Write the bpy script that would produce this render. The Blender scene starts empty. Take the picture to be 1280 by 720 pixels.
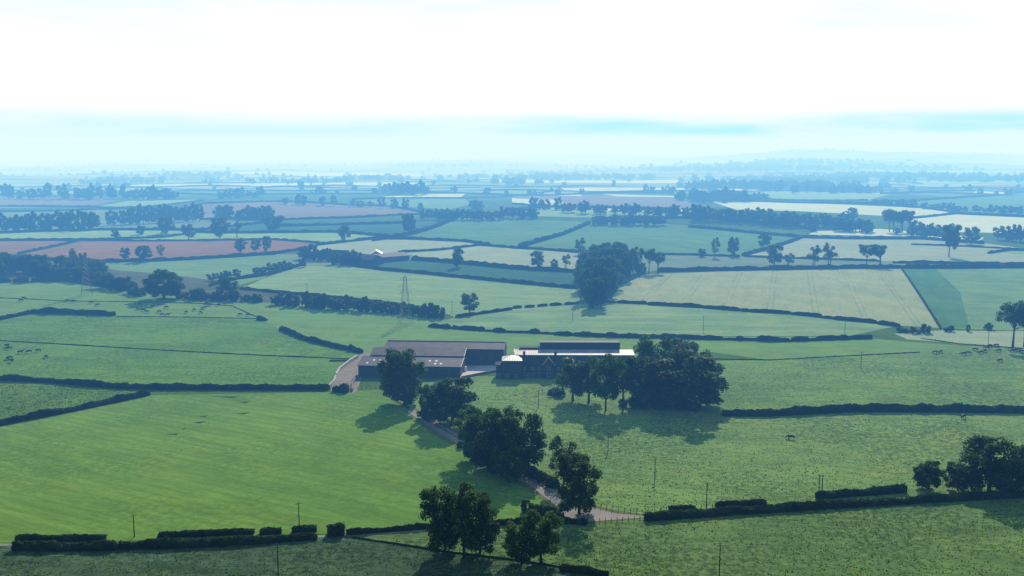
import bpy, bmesh, math, random
import numpy as np
from mathutils import Vector, Matrix, noise as mnoise
from mathutils.geometry import delaunay_2d_cdt

R = math.radians
rnd = random.Random(7)
scene = bpy.context.scene
COL = scene.collection

# ------------------------------------------------------------------ camera
CAM_H, FOC, HOR = 100.0, 1200.0, 190.0          # metres, focal length and horizon row for a 1280x720 frame
PITCH = math.atan((360 - HOR) / FOC)
CP, SP = math.cos(PITCH), math.sin(PITCH)
cam = bpy.data.cameras.new('camera')
camo = bpy.data.objects.new('camera', cam)
COL.objects.link(camo)
cam.sensor_width = 36
cam.lens = 36 * FOC / 1280
cam.clip_start, cam.clip_end = 1.0, 200000.0
camo.location = (0, 0, CAM_H)
camo.rotation_euler = (math.pi / 2 - PITCH, 0, 0)
scene.camera = camo

# ------------------------------------------------------------------ terrain
def sst(a, b, x):
    t = min(1, max(0, (x - a) / (b - a)))
    return t * t * (3 - 2 * t)

HILLS = [  # x, y, radius across, radius along, height
    (2500, 8200, 800, 700, 120), (3700, 7600, 900, 500, 70), (5400, 9000, 1400, 900, 95), (900, 9500, 900, 700, 85),
    (-300, 7200, 700, 500, 45), (-1500, 6200, 900, 500, 18), (1800, 5600, 800, 350, 22), (3000, 5200, 900, 400, 30), (1650, 5700, 420, 350, 52), (1050, 5300, 380, 300, 26), (2450, 5600, 500, 300, 30),
    (-5200, 11000, 2200, 900, 40), (-2500, 13000, 2500, 1000, 45), (3000, 14500, 3000, 1200, 60), (8000, 14000, 3500, 1500, 80),
    (150, 1420, 260, 170, 9), (330, 1500, 220, 180, 9), (-330, 640, 120, 70, 3.5),
]
def hgt(x, y):
    r = math.hypot(x, y)
    k = sst(300, 1700, r)
    z = (0.7 + 2.3 * k) * (math.sin(x / 95 + 1.3) * math.sin(y / 130 + 0.4) + 0.6 * math.sin(x / 61 - y / 83))
    kk = sst(2000, 6000, r)
    if kk > 0:
        z += kk * 13 * (math.sin(x / 410 + 2) * math.cos(y / 530 + .7) + .6 * math.sin(x / 900 + y / 700))
    for (a, b, sx, sy, h) in HILLS:
        e = ((x - a) / sx) ** 2 + ((y - b) / sy) ** 2
        if e < 12:
            z += h * math.exp(-e)
    return z

def ray(px, py):
    u, v = (px - 640) / FOC, (360 - py) / FOC
    return u, CP + v * SP, -SP + v * CP

_gc = {}
def G(px, py):
    """the point of the ground that the photograph shows at (px, py) of its 1280x720 frame"""
    k = (round(px, 2), round(py, 2))
    if k in _gc:
        return _gc[k]
    dx, dy, dz = ray(px, max(py, 192.5))
    t0, t = 0.0, 100.0
    while t < 90000:
        if CAM_H + dz * t - hgt(dx * t, dy * t) <= 0:
            break
        t0, t = t, t * 1.015
    for _ in range(24):
        m = .5 * (t0 + t)
        if CAM_H + dz * m - hgt(dx * m, dy * m) <= 0:
            t = m
        else:
            t0 = m
    _gc[k] = Vector((dx * t, dy * t, hgt(dx * t, dy * t)))
    return _gc[k]

def mpp(p):
    """metres per photograph pixel at ground point p"""
    return (p.y * CP + (CAM_H - p.z) * SP) / FOC

# ------------------------------------------------------------------ materials
def new_mat(name):
    m = bpy.data.materials.new(name)
    m.use_nodes = True
    nt = m.node_tree
    b = nt.nodes['Principled BSDF']
    return m, nt, b

def nd(nt, t, **kw):
    n = nt.nodes.new(t)
    for k, v in kw.items():
        if k.startswith('i_'):
            n.inputs[k[2:].replace('_', ' ')].default_value = v
        else:
            setattr(n, k, v)
    return n

def math_n(nt, op, a, b=None, clamp=False):
    n = nt.nodes.new('ShaderNodeMath'); n.operation = op; n.use_clamp = clamp
    for i, q in enumerate((a, b)):
        if q is None: continue
        if isinstance(q, (int, float)): n.inputs[i].default_value = q
        else: nt.links.new(q, n.inputs[i])
    return n.outputs[0]

def mix_c(nt, fac, a, b, blend='MIX'):
    n = nt.nodes.new('ShaderNodeMix'); n.data_type = 'RGBA'; n.blend_type = blend
    for s, q in ((0, fac), (6, a), (7, b)):
        if isinstance(q, (int, float)): n.inputs[s].default_value = q
        elif isinstance(q, tuple): n.inputs[s].default_value = q if len(q) == 4 else (*q, 1)
        else: nt.links.new(q, n.inputs[s])
    return n.outputs[2]

def ramp(nt, x, lo, hi):
    n = nt.nodes.new('ShaderNodeMapRange'); n.interpolation_type = 'SMOOTHSTEP'
    nt.links.new(x, n.inputs[0]); n.inputs[1].default_value = lo; n.inputs[2].default_value = hi
    return n.outputs[0]

def noise_n(nt, vec, scale, detail=4, rough=.55):
    n = nt.nodes.new('ShaderNodeTexNoise')
    n.inputs['Scale'].default_value = scale; n.inputs['Detail'].default_value = detail; n.inputs['Roughness'].default_value = rough
    nt.links.new(vec, n.inputs['Vector'])
    return n.outputs['Fac']

def rot_vec(nt, ang, sx=1, sy=1, loc=(0, 0, 0)):
    g = nt.nodes.new('ShaderNodeNewGeometry')
    m = nt.nodes.new('ShaderNodeMapping'); m.vector_type = 'TEXTURE'
    m.inputs['Rotation'].default_value = (0, 0, ang)
    m2 = nt.nodes.new('ShaderNodeMapping'); m2.inputs['Scale'].default_value = (sx, sy, 1); m2.inputs['Location'].default_value = loc
    nt.links.new(g.outputs['Position'], m.inputs['Vector']); nt.links.new(m.outputs[0], m2.inputs['Vector'])
    return m2.outputs[0]

def field_mat(name, c, c2=None, ang=0.0, stripe=0.0, period=6.0, rough_tone=.35, fine=.35, tram=0.0, tuss=0.0, big=.35):
    """pasture / crop: large soft patches, medium mottling, fine grain, optional mowing stripes, tramlines and tussock speckle"""
    m, nt, b = new_mat(name)
    c2 = c2 or tuple(v * .72 for v in c)
    seed = (rnd.uniform(-500, 500), rnd.uniform(-500, 500), 0)
    v0 = rot_vec(nt, ang, 1, 1, seed)
    v1 = rot_vec(nt, ang, 1, .22, seed)            # stretched along the field's direction
    n_big = noise_n(nt, v0, .011, 3)
    n_mid = noise_n(nt, v1, .11, 6, .65)
    n_str = noise_n(nt, rot_vec(nt, ang, .9, .10, seed), .9, 3, .55)
    n_sml = noise_n(nt, v0, .5, 5, .7)
    patchy = math_n(nt, 'ADD', .3, ramp(nt, noise_n(nt, v0, .022, 4, .6), .38, .62))
    col = mix_c(nt, math_n(nt, 'MULTIPLY', ramp(nt, n_big, .33, .66), big * 2, True), c, c2)
    col = mix_c(nt, math_n(nt, 'MULTIPLY', ramp(nt, n_mid, .40, .64), rough_tone), col, tuple(v * .62 for v in c2))
    warm = (c[0] * 1.45, c[1] * 1.05, c[2] * .8)
    col = mix_c(nt, math_n(nt, 'MULTIPLY', ramp(nt, noise_n(nt, v0, .045, 5, .62), .48, .70), .42), col, warm)
    col = mix_c(nt, math_n(nt, 'MULTIPLY', ramp(nt, n_str, .45, .68), fine * .8), col, tuple(v * .55 for v in c2))
    col = mix_c(nt, math_n(nt, 'MULTIPLY', ramp(nt, n_sml, .42, .60), math_n(nt, 'MULTIPLY', patchy, fine)), col, tuple(v * .5 for v in c2))
    if stripe:
        sx = nt.nodes.new('ShaderNodeSeparateXYZ'); nt.links.new(v0, sx.inputs[0])
        w = math_n(nt, 'SINE', math_n(nt, 'ADD', math_n(nt, 'MULTIPLY', sx.outputs[0], 2 * math.pi / period), math_n(nt, 'MULTIPLY', n_mid, 3.0)))
        col = mix_c(nt, math_n(nt, 'MULTIPLY', ramp(nt, w, -.3, .9), stripe), col, tuple(v * .7 for v in c2))
    if tram:
        sx = nt.nodes.new('ShaderNodeSeparateXYZ'); nt.links.new(v0, sx.inputs[0])
        f = math_n(nt, 'FRACT', math_n(nt, 'DIVIDE', sx.outputs[0], 28.0))
        a = math_n(nt, 'LESS_THAN', math_n(nt, 'ABSOLUTE', math_n(nt, 'SUBTRACT', f, .44)), .02)
        d = math_n(nt, 'LESS_THAN', math_n(nt, 'ABSOLUTE', math_n(nt, 'SUBTRACT', f, .56)), .02)
        l = math_n(nt, 'MULTIPLY', math_n(nt, 'ADD', a, d), ramp(nt, n_mid, .3, .6))
        col = mix_c(nt, math_n(nt, 'MULTIPLY', l, tram), col, tuple(v * .5 for v in c2))
    if tuss:
        vv = rot_vec(nt, R(12), .8, 1.2, seed)
        t = math_n(nt, 'MULTIPLY', ramp(nt, noise_n(nt, vv, .8, 3, .5), .52, .66), ramp(nt, noise_n(nt, v0, .05, 2), .25, .6))
        col = mix_c(nt, math_n(nt, 'MULTIPLY', t, tuss), col, tuple(v * .3 for v in c2))
    nt.links.new(col, b.inputs['Base Color'])
    b.inputs['Roughness'].default_value = .9
    b.inputs['Specular IOR Level'].default_value = 0.0
    bp = nt.nodes.new('ShaderNodeBump'); bp.inputs['Strength'].default_value = .35; bp.inputs['Distance'].default_value = .5
    nt.links.new(n_sml, bp.inputs['Height']); nt.links.new(bp.outputs[0], b.inputs['Normal'])
    return m

def plain_mat(name, c, rough=.7, spec=.3, metal=0.0, var=.3, scale=1.2, c2=None, stretch=(1, 1), obj=True):
    m, nt, b = new_mat(name)
    tc = nt.nodes.new('ShaderNodeTexCoord')
    mp = nt.nodes.new('ShaderNodeMapping'); mp.inputs['Scale'].default_value = (*stretch, 1)
    nt.links.new(tc.outputs['Object'], mp.inputs['Vector'])
    n1 = noise_n(nt, mp.outputs[0], scale, 5)
    n2 = noise_n(nt, mp.outputs[0], scale * .15, 2)
    f = math_n(nt, 'MULTIPLY', math_n(nt, 'ADD', ramp(nt, n1, .3, .7), ramp(nt, n2, .3, .7)), .5)
    col = mix_c(nt, f, c, c2 or tuple(v * (1 - var) for v in c))
    nt.links.new(col, b.inputs['Base Color'])
    b.inputs['Roughness'].default_value = rough
    b.inputs['Specular IOR Level'].default_value = spec
    b.inputs['Metallic'].default_value = metal
    return m

def leaf_mat(name, c, tr=.25, spec=0.0):
    m, nt, b = new_mat(name)
    tc = nt.nodes.new('ShaderNodeTexCoord')
    oi = nt.nodes.new('ShaderNodeObjectInfo')
    n1 = noise_n(nt, tc.outputs['Object'], .30, 4)
    col = mix_c(nt, ramp(nt, n1, .3, .7), tuple(v * .4 for v in c), tuple(v * 1.6 for v in c))  # noise lumps put crown highlights and shade into the leaf colour
    col = mix_c(nt, math_n(nt, 'MULTIPLY', oi.outputs['Random'], .5), col, (c[0] * 1.05, c[1] * .95, c[2] * .85))
    nt.links.new(col, b.inputs['Base Color'])
    b.inputs['Roughness'].default_value = .55 if spec else .9
    b.inputs['Specular IOR Level'].default_value = spec
    t = nt.nodes.new('ShaderNodeBsdfTranslucent')
    nt.links.new(mix_c(nt, 1.0, col, (1.1, 1.5, .6, 1), 'MULTIPLY'), t.inputs[0])
    mx = nt.nodes.new('ShaderNodeMixShader'); mx.inputs[0].default_value = tr
    nt.links.new(b.outputs[0], mx.inputs[1]); nt.links.new(t.outputs[0], mx.inputs[2])
    nt.links.new(mx.outputs[0], nt.nodes['Material Output'].inputs['Surface'])
    return m

M = {}
M['leaf'] = leaf_mat('tree_leaves', (.082, .140, .054), .45, .03)
M['leaf_dark'] = leaf_mat('dark_tree_leaves', (.064, .108, .048), .38, .03)
M['hedge'] = leaf_mat('hedge_leaves', (.034, .056, .026), .15)
M['bark'] = plain_mat('bark', (.06, .05, .042), .9, .1, var=.4, scale=3, stretch=(1, 1))
M['tussock'] = leaf_mat('tussock_blades', (.13, .24, .06), .35)
M['slate'] = plain_mat('slate_roof', (.06, .065, .08), .8, .1, var=.3, scale=1.5)
M['stone'] = plain_mat('farmhouse_stone', (.09, .085, .085), .85, .15, var=.35, scale=2.0)
M['stone_wall'] = plain_mat('drystone', (.30, .29, .27), .9, .1, var=.4, scale=2.0)
M['concrete'] = plain_mat('concrete', (.55, .52, .50), .8, .2, var=.2, scale=.4)
M['white'] = plain_mat('white_paint', (.8, .8, .8), .5, .4, var=.08)
M['pole'] = plain_mat('creosoted_wood', (.06, .05, .045), .85, .2, var=.35, scale=3)
M['steel'] = plain_mat('galvanised_steel', (.22, .23, .24), .5, .4, metal=.3, var=.2)
M['pane'] = plain_mat('window_glass', (.03, .035, .045), .08, .6, var=.2)
M['timber'] = plain_mat('dark_timber', (.045, .05, .06), .8, .15, var=.35, scale=.8, stretch=(4, .4))
M['cow'] = plain_mat('dark_hide', (.018, .015, .014), .6, .3, var=.4)
M['cow_brown'] = plain_mat('brown_hide', (.06, .035, .022), .6, .3, var=.4)

def sheet_mat(name, c, rough, spec, rows=1.1, metal=0.0):
    """fibre cement / metal roofing: corrugations as bump, sheet courses, weather stains and paler patched sheets"""
    m, nt, b = new_mat(name)
    tc = nt.nodes.new('ShaderNodeTexCoord')
    sp = nt.nodes.new('ShaderNodeSeparateXYZ'); nt.links.new(tc.outputs['Object'], sp.inputs[0])
    n1 = noise_n(nt, tc.outputs['Object'], .25, 5)
    col = mix_c(nt, ramp(nt, n1, .3, .7), c, tuple(v * .62 for v in c))
    br = nt.nodes.new('ShaderNodeTexBrick')
    br.inputs['Scale'].default_value = .42; br.inputs['Mortar Size'].default_value = .02
    br.inputs['Color1'].default_value = (.78, .78, .8, 1); br.inputs['Color2'].default_value = (1.28, 1.24, 1.24, 1); br.inputs['Mortar'].default_value = (.4, .4, .42, 1)
    nt.links.new(tc.outputs['Object'], br.inputs['Vector'])
    col = mix_c(nt, .8, col, br.outputs['Color'], 'MULTIPLY')
    nt.links.new(col, b.inputs['Base Color'])
    w = math_n(nt, 'SINE', math_n(nt, 'MULTIPLY', sp.outputs[0], 2 * math.pi / rows))
    bp = nt.nodes.new('ShaderNodeBump'); bp.inputs['Strength'].default_value = .12; bp.inputs['Distance'].default_value = .06
    nt.links.new(w, bp.inputs['Height']); nt.links.new(bp.outputs[0], b.inputs['Normal'])
    b.inputs['Roughness'].default_value = rough; b.inputs['Specular IOR Level'].default_value = spec; b.inputs['Metallic'].default_value = metal
    return m
M['fibre'] = sheet_mat('fibre_cement_roof', (.115, .115, .145), .7, .15)
M['pale_roof'] = sheet_mat('pale_sheet_roof', (.50, .47, .50), .55, .25)
M['bright_roof'] = sheet_mat('bright_metal_roof', (.8, .78, .78), .42, .5)
M['glint_roof'] = sheet_mat('new_galvanised_roof', (.85, .85, .86), .36, .6, metal=.8)
M['cladding'] = plain_mat('dark_cladding', (.07, .08, .10), .7, .2, var=.3, scale=.7, stretch=(5, .3))

# ------------------------------------------------------------------ object helpers
def mesh_obj(name, verts, faces, mat, parent=None, smooth=False):
    me = bpy.data.meshes.new(name)
    me.from_pydata([tuple(v) for v in verts], [], faces)
    me.update()
    for m in (mat if isinstance(mat, (list, tuple)) else [mat]):
        me.materials.append(m)
    if smooth:
        me.polygons.foreach_set('use_smooth', [True] * len(me.polygons))
    o = bpy.data.objects.new(name, me)
    COL.objects.link(o)
    if parent is not None:
        o.parent = parent
    return o

def tag(o, label=None, cat=None, group=None, kind=None):
    for k, v in (('label', label), ('category', cat), ('group', group), ('kind', kind)):
        if v: o[k] = v
    return o

def empty(name, loc, rz=0.0, label=None, cat=None, group=None):
    o = bpy.data.objects.new(name, None)
    COL.objects.link(o)
    o.location = loc; o.rotation_euler = (0, 0, rz); o.empty_display_size = .5
    return tag(o, label, cat, group)

class MB:
    def __init__(s): s.v, s.f = [], []
    def add(s, vs, fs):
        n = len(s.v); s.v += [tuple(v) for v in vs]; s.f += [tuple(n + i for i in f) for f in fs]
    def box(s, x0, x1, y0, y1, z0, z1):
        s.add([(x0, y0, z0), (x1, y0, z0), (x1, y1, z0), (x0, y1, z0), (x0, y0, z1), (x1, y0, z1), (x1, y1, z1), (x0, y1, z1)],
              [(0, 3, 2, 1), (4, 5, 6, 7), (0, 1, 5, 4), (1, 2, 6, 5), (2, 3, 7, 6), (3, 0, 4, 7)])
    def tube(s, pts, rads, n=6):
        pts = [Vector(p) for p in pts]; rings = []
        for i, p in enumerate(pts):
            d = (pts[min(i + 1, len(pts) - 1)] - pts[max(i - 1, 0)]).normalized()
            a = d.orthogonal().normalized(); b = d.cross(a)
            if i and rings:
                pass
            rings.append([p + (a * math.cos(2 * math.pi * k / n) + b * math.sin(2 * math.pi * k / n)) * rads[i] for k in range(n)])
        vs = [v for r in rings for v in r]; fs = []
        for i in range(len(pts) - 1):
            for k in range(n):
                fs.append((i * n + k, i * n + (k + 1) % n, (i + 1) * n + (k + 1) % n, (i + 1) * n + k))
        fs.append(tuple(range(n))[::-1]); fs.append(tuple((len(pts) - 1) * n + k for k in range(n)))
        s.add(vs, fs)
    def bar(s, a, b, r, n=4): s.tube([a, b], [r, r], n)
    def obj(s, name, mat, parent=None, smooth=False): return mesh_obj(name, s.v, s.f, mat, parent, smooth)

# ------------------------------------------------------------------ ground: one partition of the plain into fields, lanes and yards
# every outline is a list of (column, row) of the photograph, dropped onto the terrain
gr = lambda *c: c
FM = {}
def fm(key, *a, **k): FM[key] = field_mat('grass_' + key, *a, **k)
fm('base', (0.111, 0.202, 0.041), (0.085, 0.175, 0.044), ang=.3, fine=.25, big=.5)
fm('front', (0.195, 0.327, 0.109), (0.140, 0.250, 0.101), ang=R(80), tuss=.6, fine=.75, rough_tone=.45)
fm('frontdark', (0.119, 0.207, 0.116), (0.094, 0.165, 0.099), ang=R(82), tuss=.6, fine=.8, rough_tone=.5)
fm('bigleft', (0.226, 0.391, 0.075), (0.167, 0.338, 0.080), ang=R(62), stripe=.30, period=4.5, fine=.40, rough_tone=.45, big=.4)
fm('tri', (0.156, 0.294, 0.067), (0.125, 0.243, 0.062), tuss=.65, fine=.4)
fm('left', (0.194, 0.371, 0.072), (0.148, 0.313, 0.079), ang=R(85), tuss=.35, fine=.55, rough_tone=.45)
fm('cow', (0.212, 0.374, 0.092), (0.183, 0.325, 0.098), ang=R(80), fine=.25)
fm('mid', (0.217, 0.388, 0.105), (0.189, 0.332, 0.111), ang=R(86), fine=.2, rough_tone=.35)
fm('right', (0.248, 0.411, 0.116), (0.172, 0.318, 0.116), ang=R(84), tuss=.35, fine=.62, rough_tone=.45)
fm('lower', (0.267, 0.422, 0.130), (0.205, 0.354, 0.130), ang=R(75), tuss=.55, fine=.72, rough_tone=.4)
fm('stripe', (0.317, 0.467, 0.213), (0.222, 0.390, 0.190), ang=R(88), stripe=.3, period=30, fine=.2, rough_tone=.5)
fm('wheat', (0.402, 0.480, 0.256), (0.354, 0.445, 0.246), ang=R(-16), tram=.32, fine=.2, rough_tone=.25)
fm('green', (0.230, 0.396, 0.161), (0.184, 0.330, 0.161), ang=R(85), fine=.2)
fm('wedge', (.12, .28, .12), (.11, .25, .12), ang=R(-18), fine=.2)
fm('cream', (0.410, 0.499, 0.322), (0.356, 0.464, 0.291), ang=R(80), fine=.2, rough_tone=.25)
fm('palegreen', (0.321, 0.477, 0.208), (0.258, 0.420, 0.187), ang=R(80), stripe=.2, period=24, fine=.2)
fm('blue', (.085, .20, .12), (.07, .17, .11), ang=R(80), fine=.25)
fm('hill', (.17, .34, .13), (.135, .28, .12), ang=R(70), fine=.2)
fm('brown', (0.345, 0.202, 0.104), (0.282, 0.186, 0.101), ang=R(80), stripe=.2, period=40, fine=.2)
fm('mauve', (0.291, 0.236, 0.175), (0.250, 0.225, 0.175), ang=R(80), fine=.2)
fm('lime', (0.338, 0.525, 0.213), (0.275, 0.450, 0.200), ang=R(85), fine=.2)
fm('scrub', (.16, .17, .09), (.12, .15, .085), ang=R(40), tuss=.5, fine=.5)
fm('dullpale', (0.238, 0.332, 0.211), (0.190, 0.293, 0.192), ang=R(85), fine=.2, rough_tone=.35)
fm('white', (0.708, 0.823, 0.572), (0.632, 0.753, 0.520), ang=R(85), fine=.15, rough_tone=.2)
fm('patch', (.055, .12, .05), (.05, .10, .045), fine=.4)
FM['road'] = plain_mat('lane_surface', (.34, .32, .30), .85, .2, var=.3, scale=.5)
FM['verge'] = field_mat('lane_verge', (.22, .26, .10), tuss=.3)
FM['yard'] = plain_mat('concrete_yard', (.75, .64, .63), .8, .2, var=.2, scale=.1)
FM['dirt'] = plain_mat('yard_dirt', (.27, .23, .19), .85, .2, var=.4, scale=.2)

AREAS = [  # later ones win where they overlap
 ('base',  [(-260,335),(-40,345),(60,348),(210,366),(320,378),(385,380),(545,395),(565,405),(700,417),(1050,421),(1130,424),(1330,424),(1540,430),(1540,770),(-260,770)]),
 ('front', [(-260,690),(0,683),(150,683),(300,677),(440,668),(690,656),(735,651),(800,648),(900,641),(1050,632),(1280,622),(1540,612),(1540,830),(-260,830)]),
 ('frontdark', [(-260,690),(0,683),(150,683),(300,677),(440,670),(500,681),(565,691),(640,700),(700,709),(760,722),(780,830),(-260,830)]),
 ('bigleft', [(-260,600),(-30,536),(5,531),(187,494),(415,490),(470,487),(506,510),(540,538),(600,575),(665,612),(700,637),(712,650),(530,660),(440,666),(300,671),(150,676),(-260,682)]),
 ('tri', [(-260,470),(0,475),(150,486),(187,490),(187,494),(5,531),(-30,536),(-260,600)]),
 ('left', [(-260,430),(0,400),(40,391.5),(145,394.5),(325,398),(350,412),(380,424),(452,441),(420,466),(412,487),(200,487),(150,486),(0,475),(-260,460)]),
 ('cow', [(-260,365),(0,372),(80,376),(250,379),(290,382),(325,398),(145,394.5),(40,391.5),(0,400),(-260,430)]),
 ('cow', [(-260,338),(0,352),(85,351),(150,360),(210,366),(300,376),(290,382),(250,379),(80,376),(0,372),(-260,365)]),
 ('mid', [(300,377),(385,380),(545,395),(560,405),(640,413),(700,417),(900,421),(1060,421),(1150,428),(1200,432),(1290,436),(1540,445),(1540,450),(1150,440),(960,450),(890,440),(640,455),(452,441),(380,424),(350,412),(325,398),(290,382)]),
 ('right', [(830,452),(960,450),(1150,440),(1290,436),(1540,440),(1540,520),(1280,516),(1068,514),(960,520),(900,520),(820,500)]),
 ('lower', [(470,487),(580,470),(700,470),(820,495),(900,520),(960,520),(1068,514),(1280,516),(1540,520),(1540,602),(1280,612),(1050,625),(905,635),(800,643),(765,640),(740,633),(712,620),(615,563),(556,533),(515,510)]),
 ('stripe', [(545,402),(570,397),(640,387),(690,382),(772,377),(870,383),(990,391),(1040,396),(1124,407),(1060,420),(900,420),(820,418),(700,416),(640,413),(575,408)]),
 ('wheat', [(755,378),(762,368),(790,350),(806,343),(960,337),(1127,334.5),(1177,410),(1124,407),(1040,396),(990,391),(870,383)]),
 ('green', [(1127,334.5),(1540,333),(1540,412),(1260,413),(1177,410)]),
 ('wedge', [(1127,334.5),(1168,334.5),(1200,365),(1212,410),(1177,410)]),
 ('cream', [(1118,417),(1177,413),(1260,414),(1540,412),(1540,445),(1290,436),(1200,429),(1134,424)]),
 ('palegreen', [(300,361),(330,348),(375,333),(430,331),(480,337),(640,352),(720,360),(725,376),(690,382),(640,387),(570,397),(545,387),(460,376),(382,368),(320,364)]),
 ('blue', [(430,330),(480,329),(520,325),(600,331),(640,335),(710,340),(725,345),(720,360),(640,352),(480,337)]),
 ('cream', [(385,313),(405,304),(480,299),(590,302),(700,313),(722,316),(730,340),(710,340),(640,335),(520,325),(515,318),(430,318)]),
 ('dullpale', [(330,327),(345,318),(375,318),(385,313),(430,318),(515,318),(520,325),(430,330),(375,333),(340,336)]),
 ('hill', [(505,298),(550,283),(585,270),(640,272),(737,278),(700,293),(649,309),(610,305)]),
 ('hill', [(649,309),(700,293),(737,278),(830,280),(950,288),(1003,296),(985,303),(925,320),(860,318),(690,312)]),
 ('dullpale', [(690,312),(860,318),(925,320),(1100,326),(1290,330),(1540,330),(1540,333),(1127,334.5),(960,336),(822,338),(770,345),(725,345),(722,316)]),
 ('cream', [(925,320),(985,303),(1010,294),(1150,297),(1225,303),(1290,312),(1540,315),(1540,330),(1290,330),(1100,326)]),
 ('palegreen', [(1230,312),(1290,311),(1540,312),(1540,320),(1290,321)]),
 ('scrub', [(120,342),(150,335),(200,336),(260,345),(300,352),(300,361),(320,364),(382,368),(460,376),(545,387),(545,395),(385,380),(320,378),(210,366),(150,360)]),
 ('green', [(110,332),(150,326),(300,320),(370,319),(345,330),(330,348),(300,356),(265,350),(200,342),(150,338)]),
 ('brown', [(25,318),(100,303),(150,300),(290,299),(340,300),(390,304),(360,316),(300,320),(210,325),(130,327),(50,323)]),
 ('brown', [(-260,302),(0,301),(92,301.5),(22,317),(-260,322)]),
 ('scrub', [(-260,322),(22,317),(50,323),(130,327),(110,332),(150,338),(120,345),(150,360),(85,351),(0,352),(-260,338)]),
 ('lime', [(-260,292),(0,291),(110,287),(250,287),(205,296),(120,300),(-260,301)]),
 ('lime', [(205,296),(255,290),(420,290),(505,297),(470,299),(405,303),(340,299),(290,299),(120,300.5)]),
 ('blue', [(250,287),(340,276),(520,276),(545,283),(505,296),(420,289),(255,290)]),
 ('mauve', [(228,264),(255,254),(330,251),(480,257),(530,267),(440,271),(345,274),(250,274)]),
 ('mauve', [(-260,247),(0,246),(150,249),(112,258),(-260,258)]),
 ('dullpale', [(-260,266),(0,264),(110,262),(230,264),(250,274),(340,276),(250,287),(110,287),(-260,291)]),
 ('lime', [(118,259),(160,251),(250,249.5),(178,258.5)]),
 ('palegreen', [(-260,259),(0,258),(60,259),(-260,263)]),
 ('white', [(478,246),(525,242.5),(582,242),(577,246),(500,248.5)]),
 ('green', [(440,249),(580,248),(590,255),(560,262),(480,256)]),
 ('mauve', [(645,246),(720,243),(850,248),(885,262),(850,263),(720,258)]),
 ('white', [(660,241.5),(725,243),(728,245),(672,244)]),
 ('white', [(752,242.5),(848,245),(846,246.5),(770,245.5)]),
 ('white', [(640,247.5),(702,250),(705,258),(690,260),(640,254)]),
 ('lime', [(640,262),(700,258),(850,266),(890,272),(740,272),(660,270)]),
 ('white', [(740,258),(760,258.5),(775,263),(748,264)]),
 ('white', [(775,260.5),(868,262),(862,268),(840,267)]),
 ('white', [(886,251),(960,253),(1040,255),(1150,260),(1192,266),(1178,272),(1110,270),(1000,264),(920,262)]),
 ('white', [(1120,275),(1195,268),(1300,273),(1540,276),(1540,296),(1290,292),(1190,290)]),
 ('lime', [(938,241),(1000,236.5),(1060,239),(1112,243),(1085,250),(950,248)]),
 ('dullpale', [(1120,238),(1180,233),(1220,240),(1190,246),(1140,243)]),
 ('mauve', [(1200,232),(1300,230),(1540,231),(1540,240),(1290,238)]),
 ('hill', [(1100,252),(1200,247),(1290,240),(1540,245),(1540,272),(1290,270),(1200,264)]),
 ('white', [(1020,289),(1100,286),(1230,297),(1225,302),(1150,296),(1010,293)]),
 ('patch', [(205,543),(222,541.5),(221,543.8)]), ('patch', [(224,536.5),(234,535),(230,537)]), ('patch', [(240,528),(258,526.5),(250,529.5)]),
 ('patch', [(248,520.5),(260,519.5),(256,521.5)]), ('patch', [(293,516.5),(314,515.5),(305,518)]), ('patch', [(298,503),(312,501.5),(308,504)]),
 ('patch', [(262,495.5),(302,495.5),(290,497.5)]),
 ('verge', [(503,512),(518,509),(560,532),(620,562),(684,600),(716,621),(745,632),(770,638),(800,642),(800,649),(735,655),(708,652),(694,638),(660,612),(596,574),(540,542)]),
 ('road', [(507,512),(514,510),(556,534),(617,564),(680,601),(712,622),(740,634),(766,641),(800,644.5),(800,647),(735,652),(712,652),(698,634),(664,608),(599,570),(546,540)]),
 ('verge', [(510.3,511.5),(511.2,511.2),(553,534.8),(609,567),(674,604.5),(708,627),(706.5,628),(671.5,605.3),(606.5,567.6),(550.5,535.6)]),
 ('road', [(-260,681.5),(0,679.5),(150,678),(300,673),(440,667.5),(530,661.5),(712,650),(735,652),(712,654),(530,664.3),(440,670.2),(300,675.5),(150,680.5),(0,682),(-260,684)]),
 ('road', [(800,644.5),(905,636.5),(1050,626.5),(1280,614),(1540,600),(1540,602.5),(1280,616.2),(1050,628.7),(905,638.8),(800,647)]),
 ('dirt', [(421,463),(447,446),(452,441),(470,441),(452,472),(446,490),(440,491),(413,489),(418,470)]),
 ('yard', [(568,470),(575,452),(590,446),(645,446),(648,452),(620,460),(622,464),(600,467.5),(578,472.5)]),
]

def in_poly(x, y, P):
    c = False; n = len(P); j = n - 1
    for i in range(n):
        if (P[i][1] > y) != (P[j][1] > y) and x < (P[j][0] - P[i][0]) * (y - P[i][1]) / (P[j][1] - P[i][1]) + P[i][0]:
            c = not c
        j = i
    return c

def densify(P, step):
    out = []
    for i, a in enumerate(P):
        b = P[(i + 1) % len(P)]
        n = max(1, int(math.hypot(b[0] - a[0], (b[1] - a[1]) * 4) / step))
        out += [(a[0] + (b[0] - a[0]) * k / n, a[1] + (b[1] - a[1]) * k / n) for k in range(n)]
    return out

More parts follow.
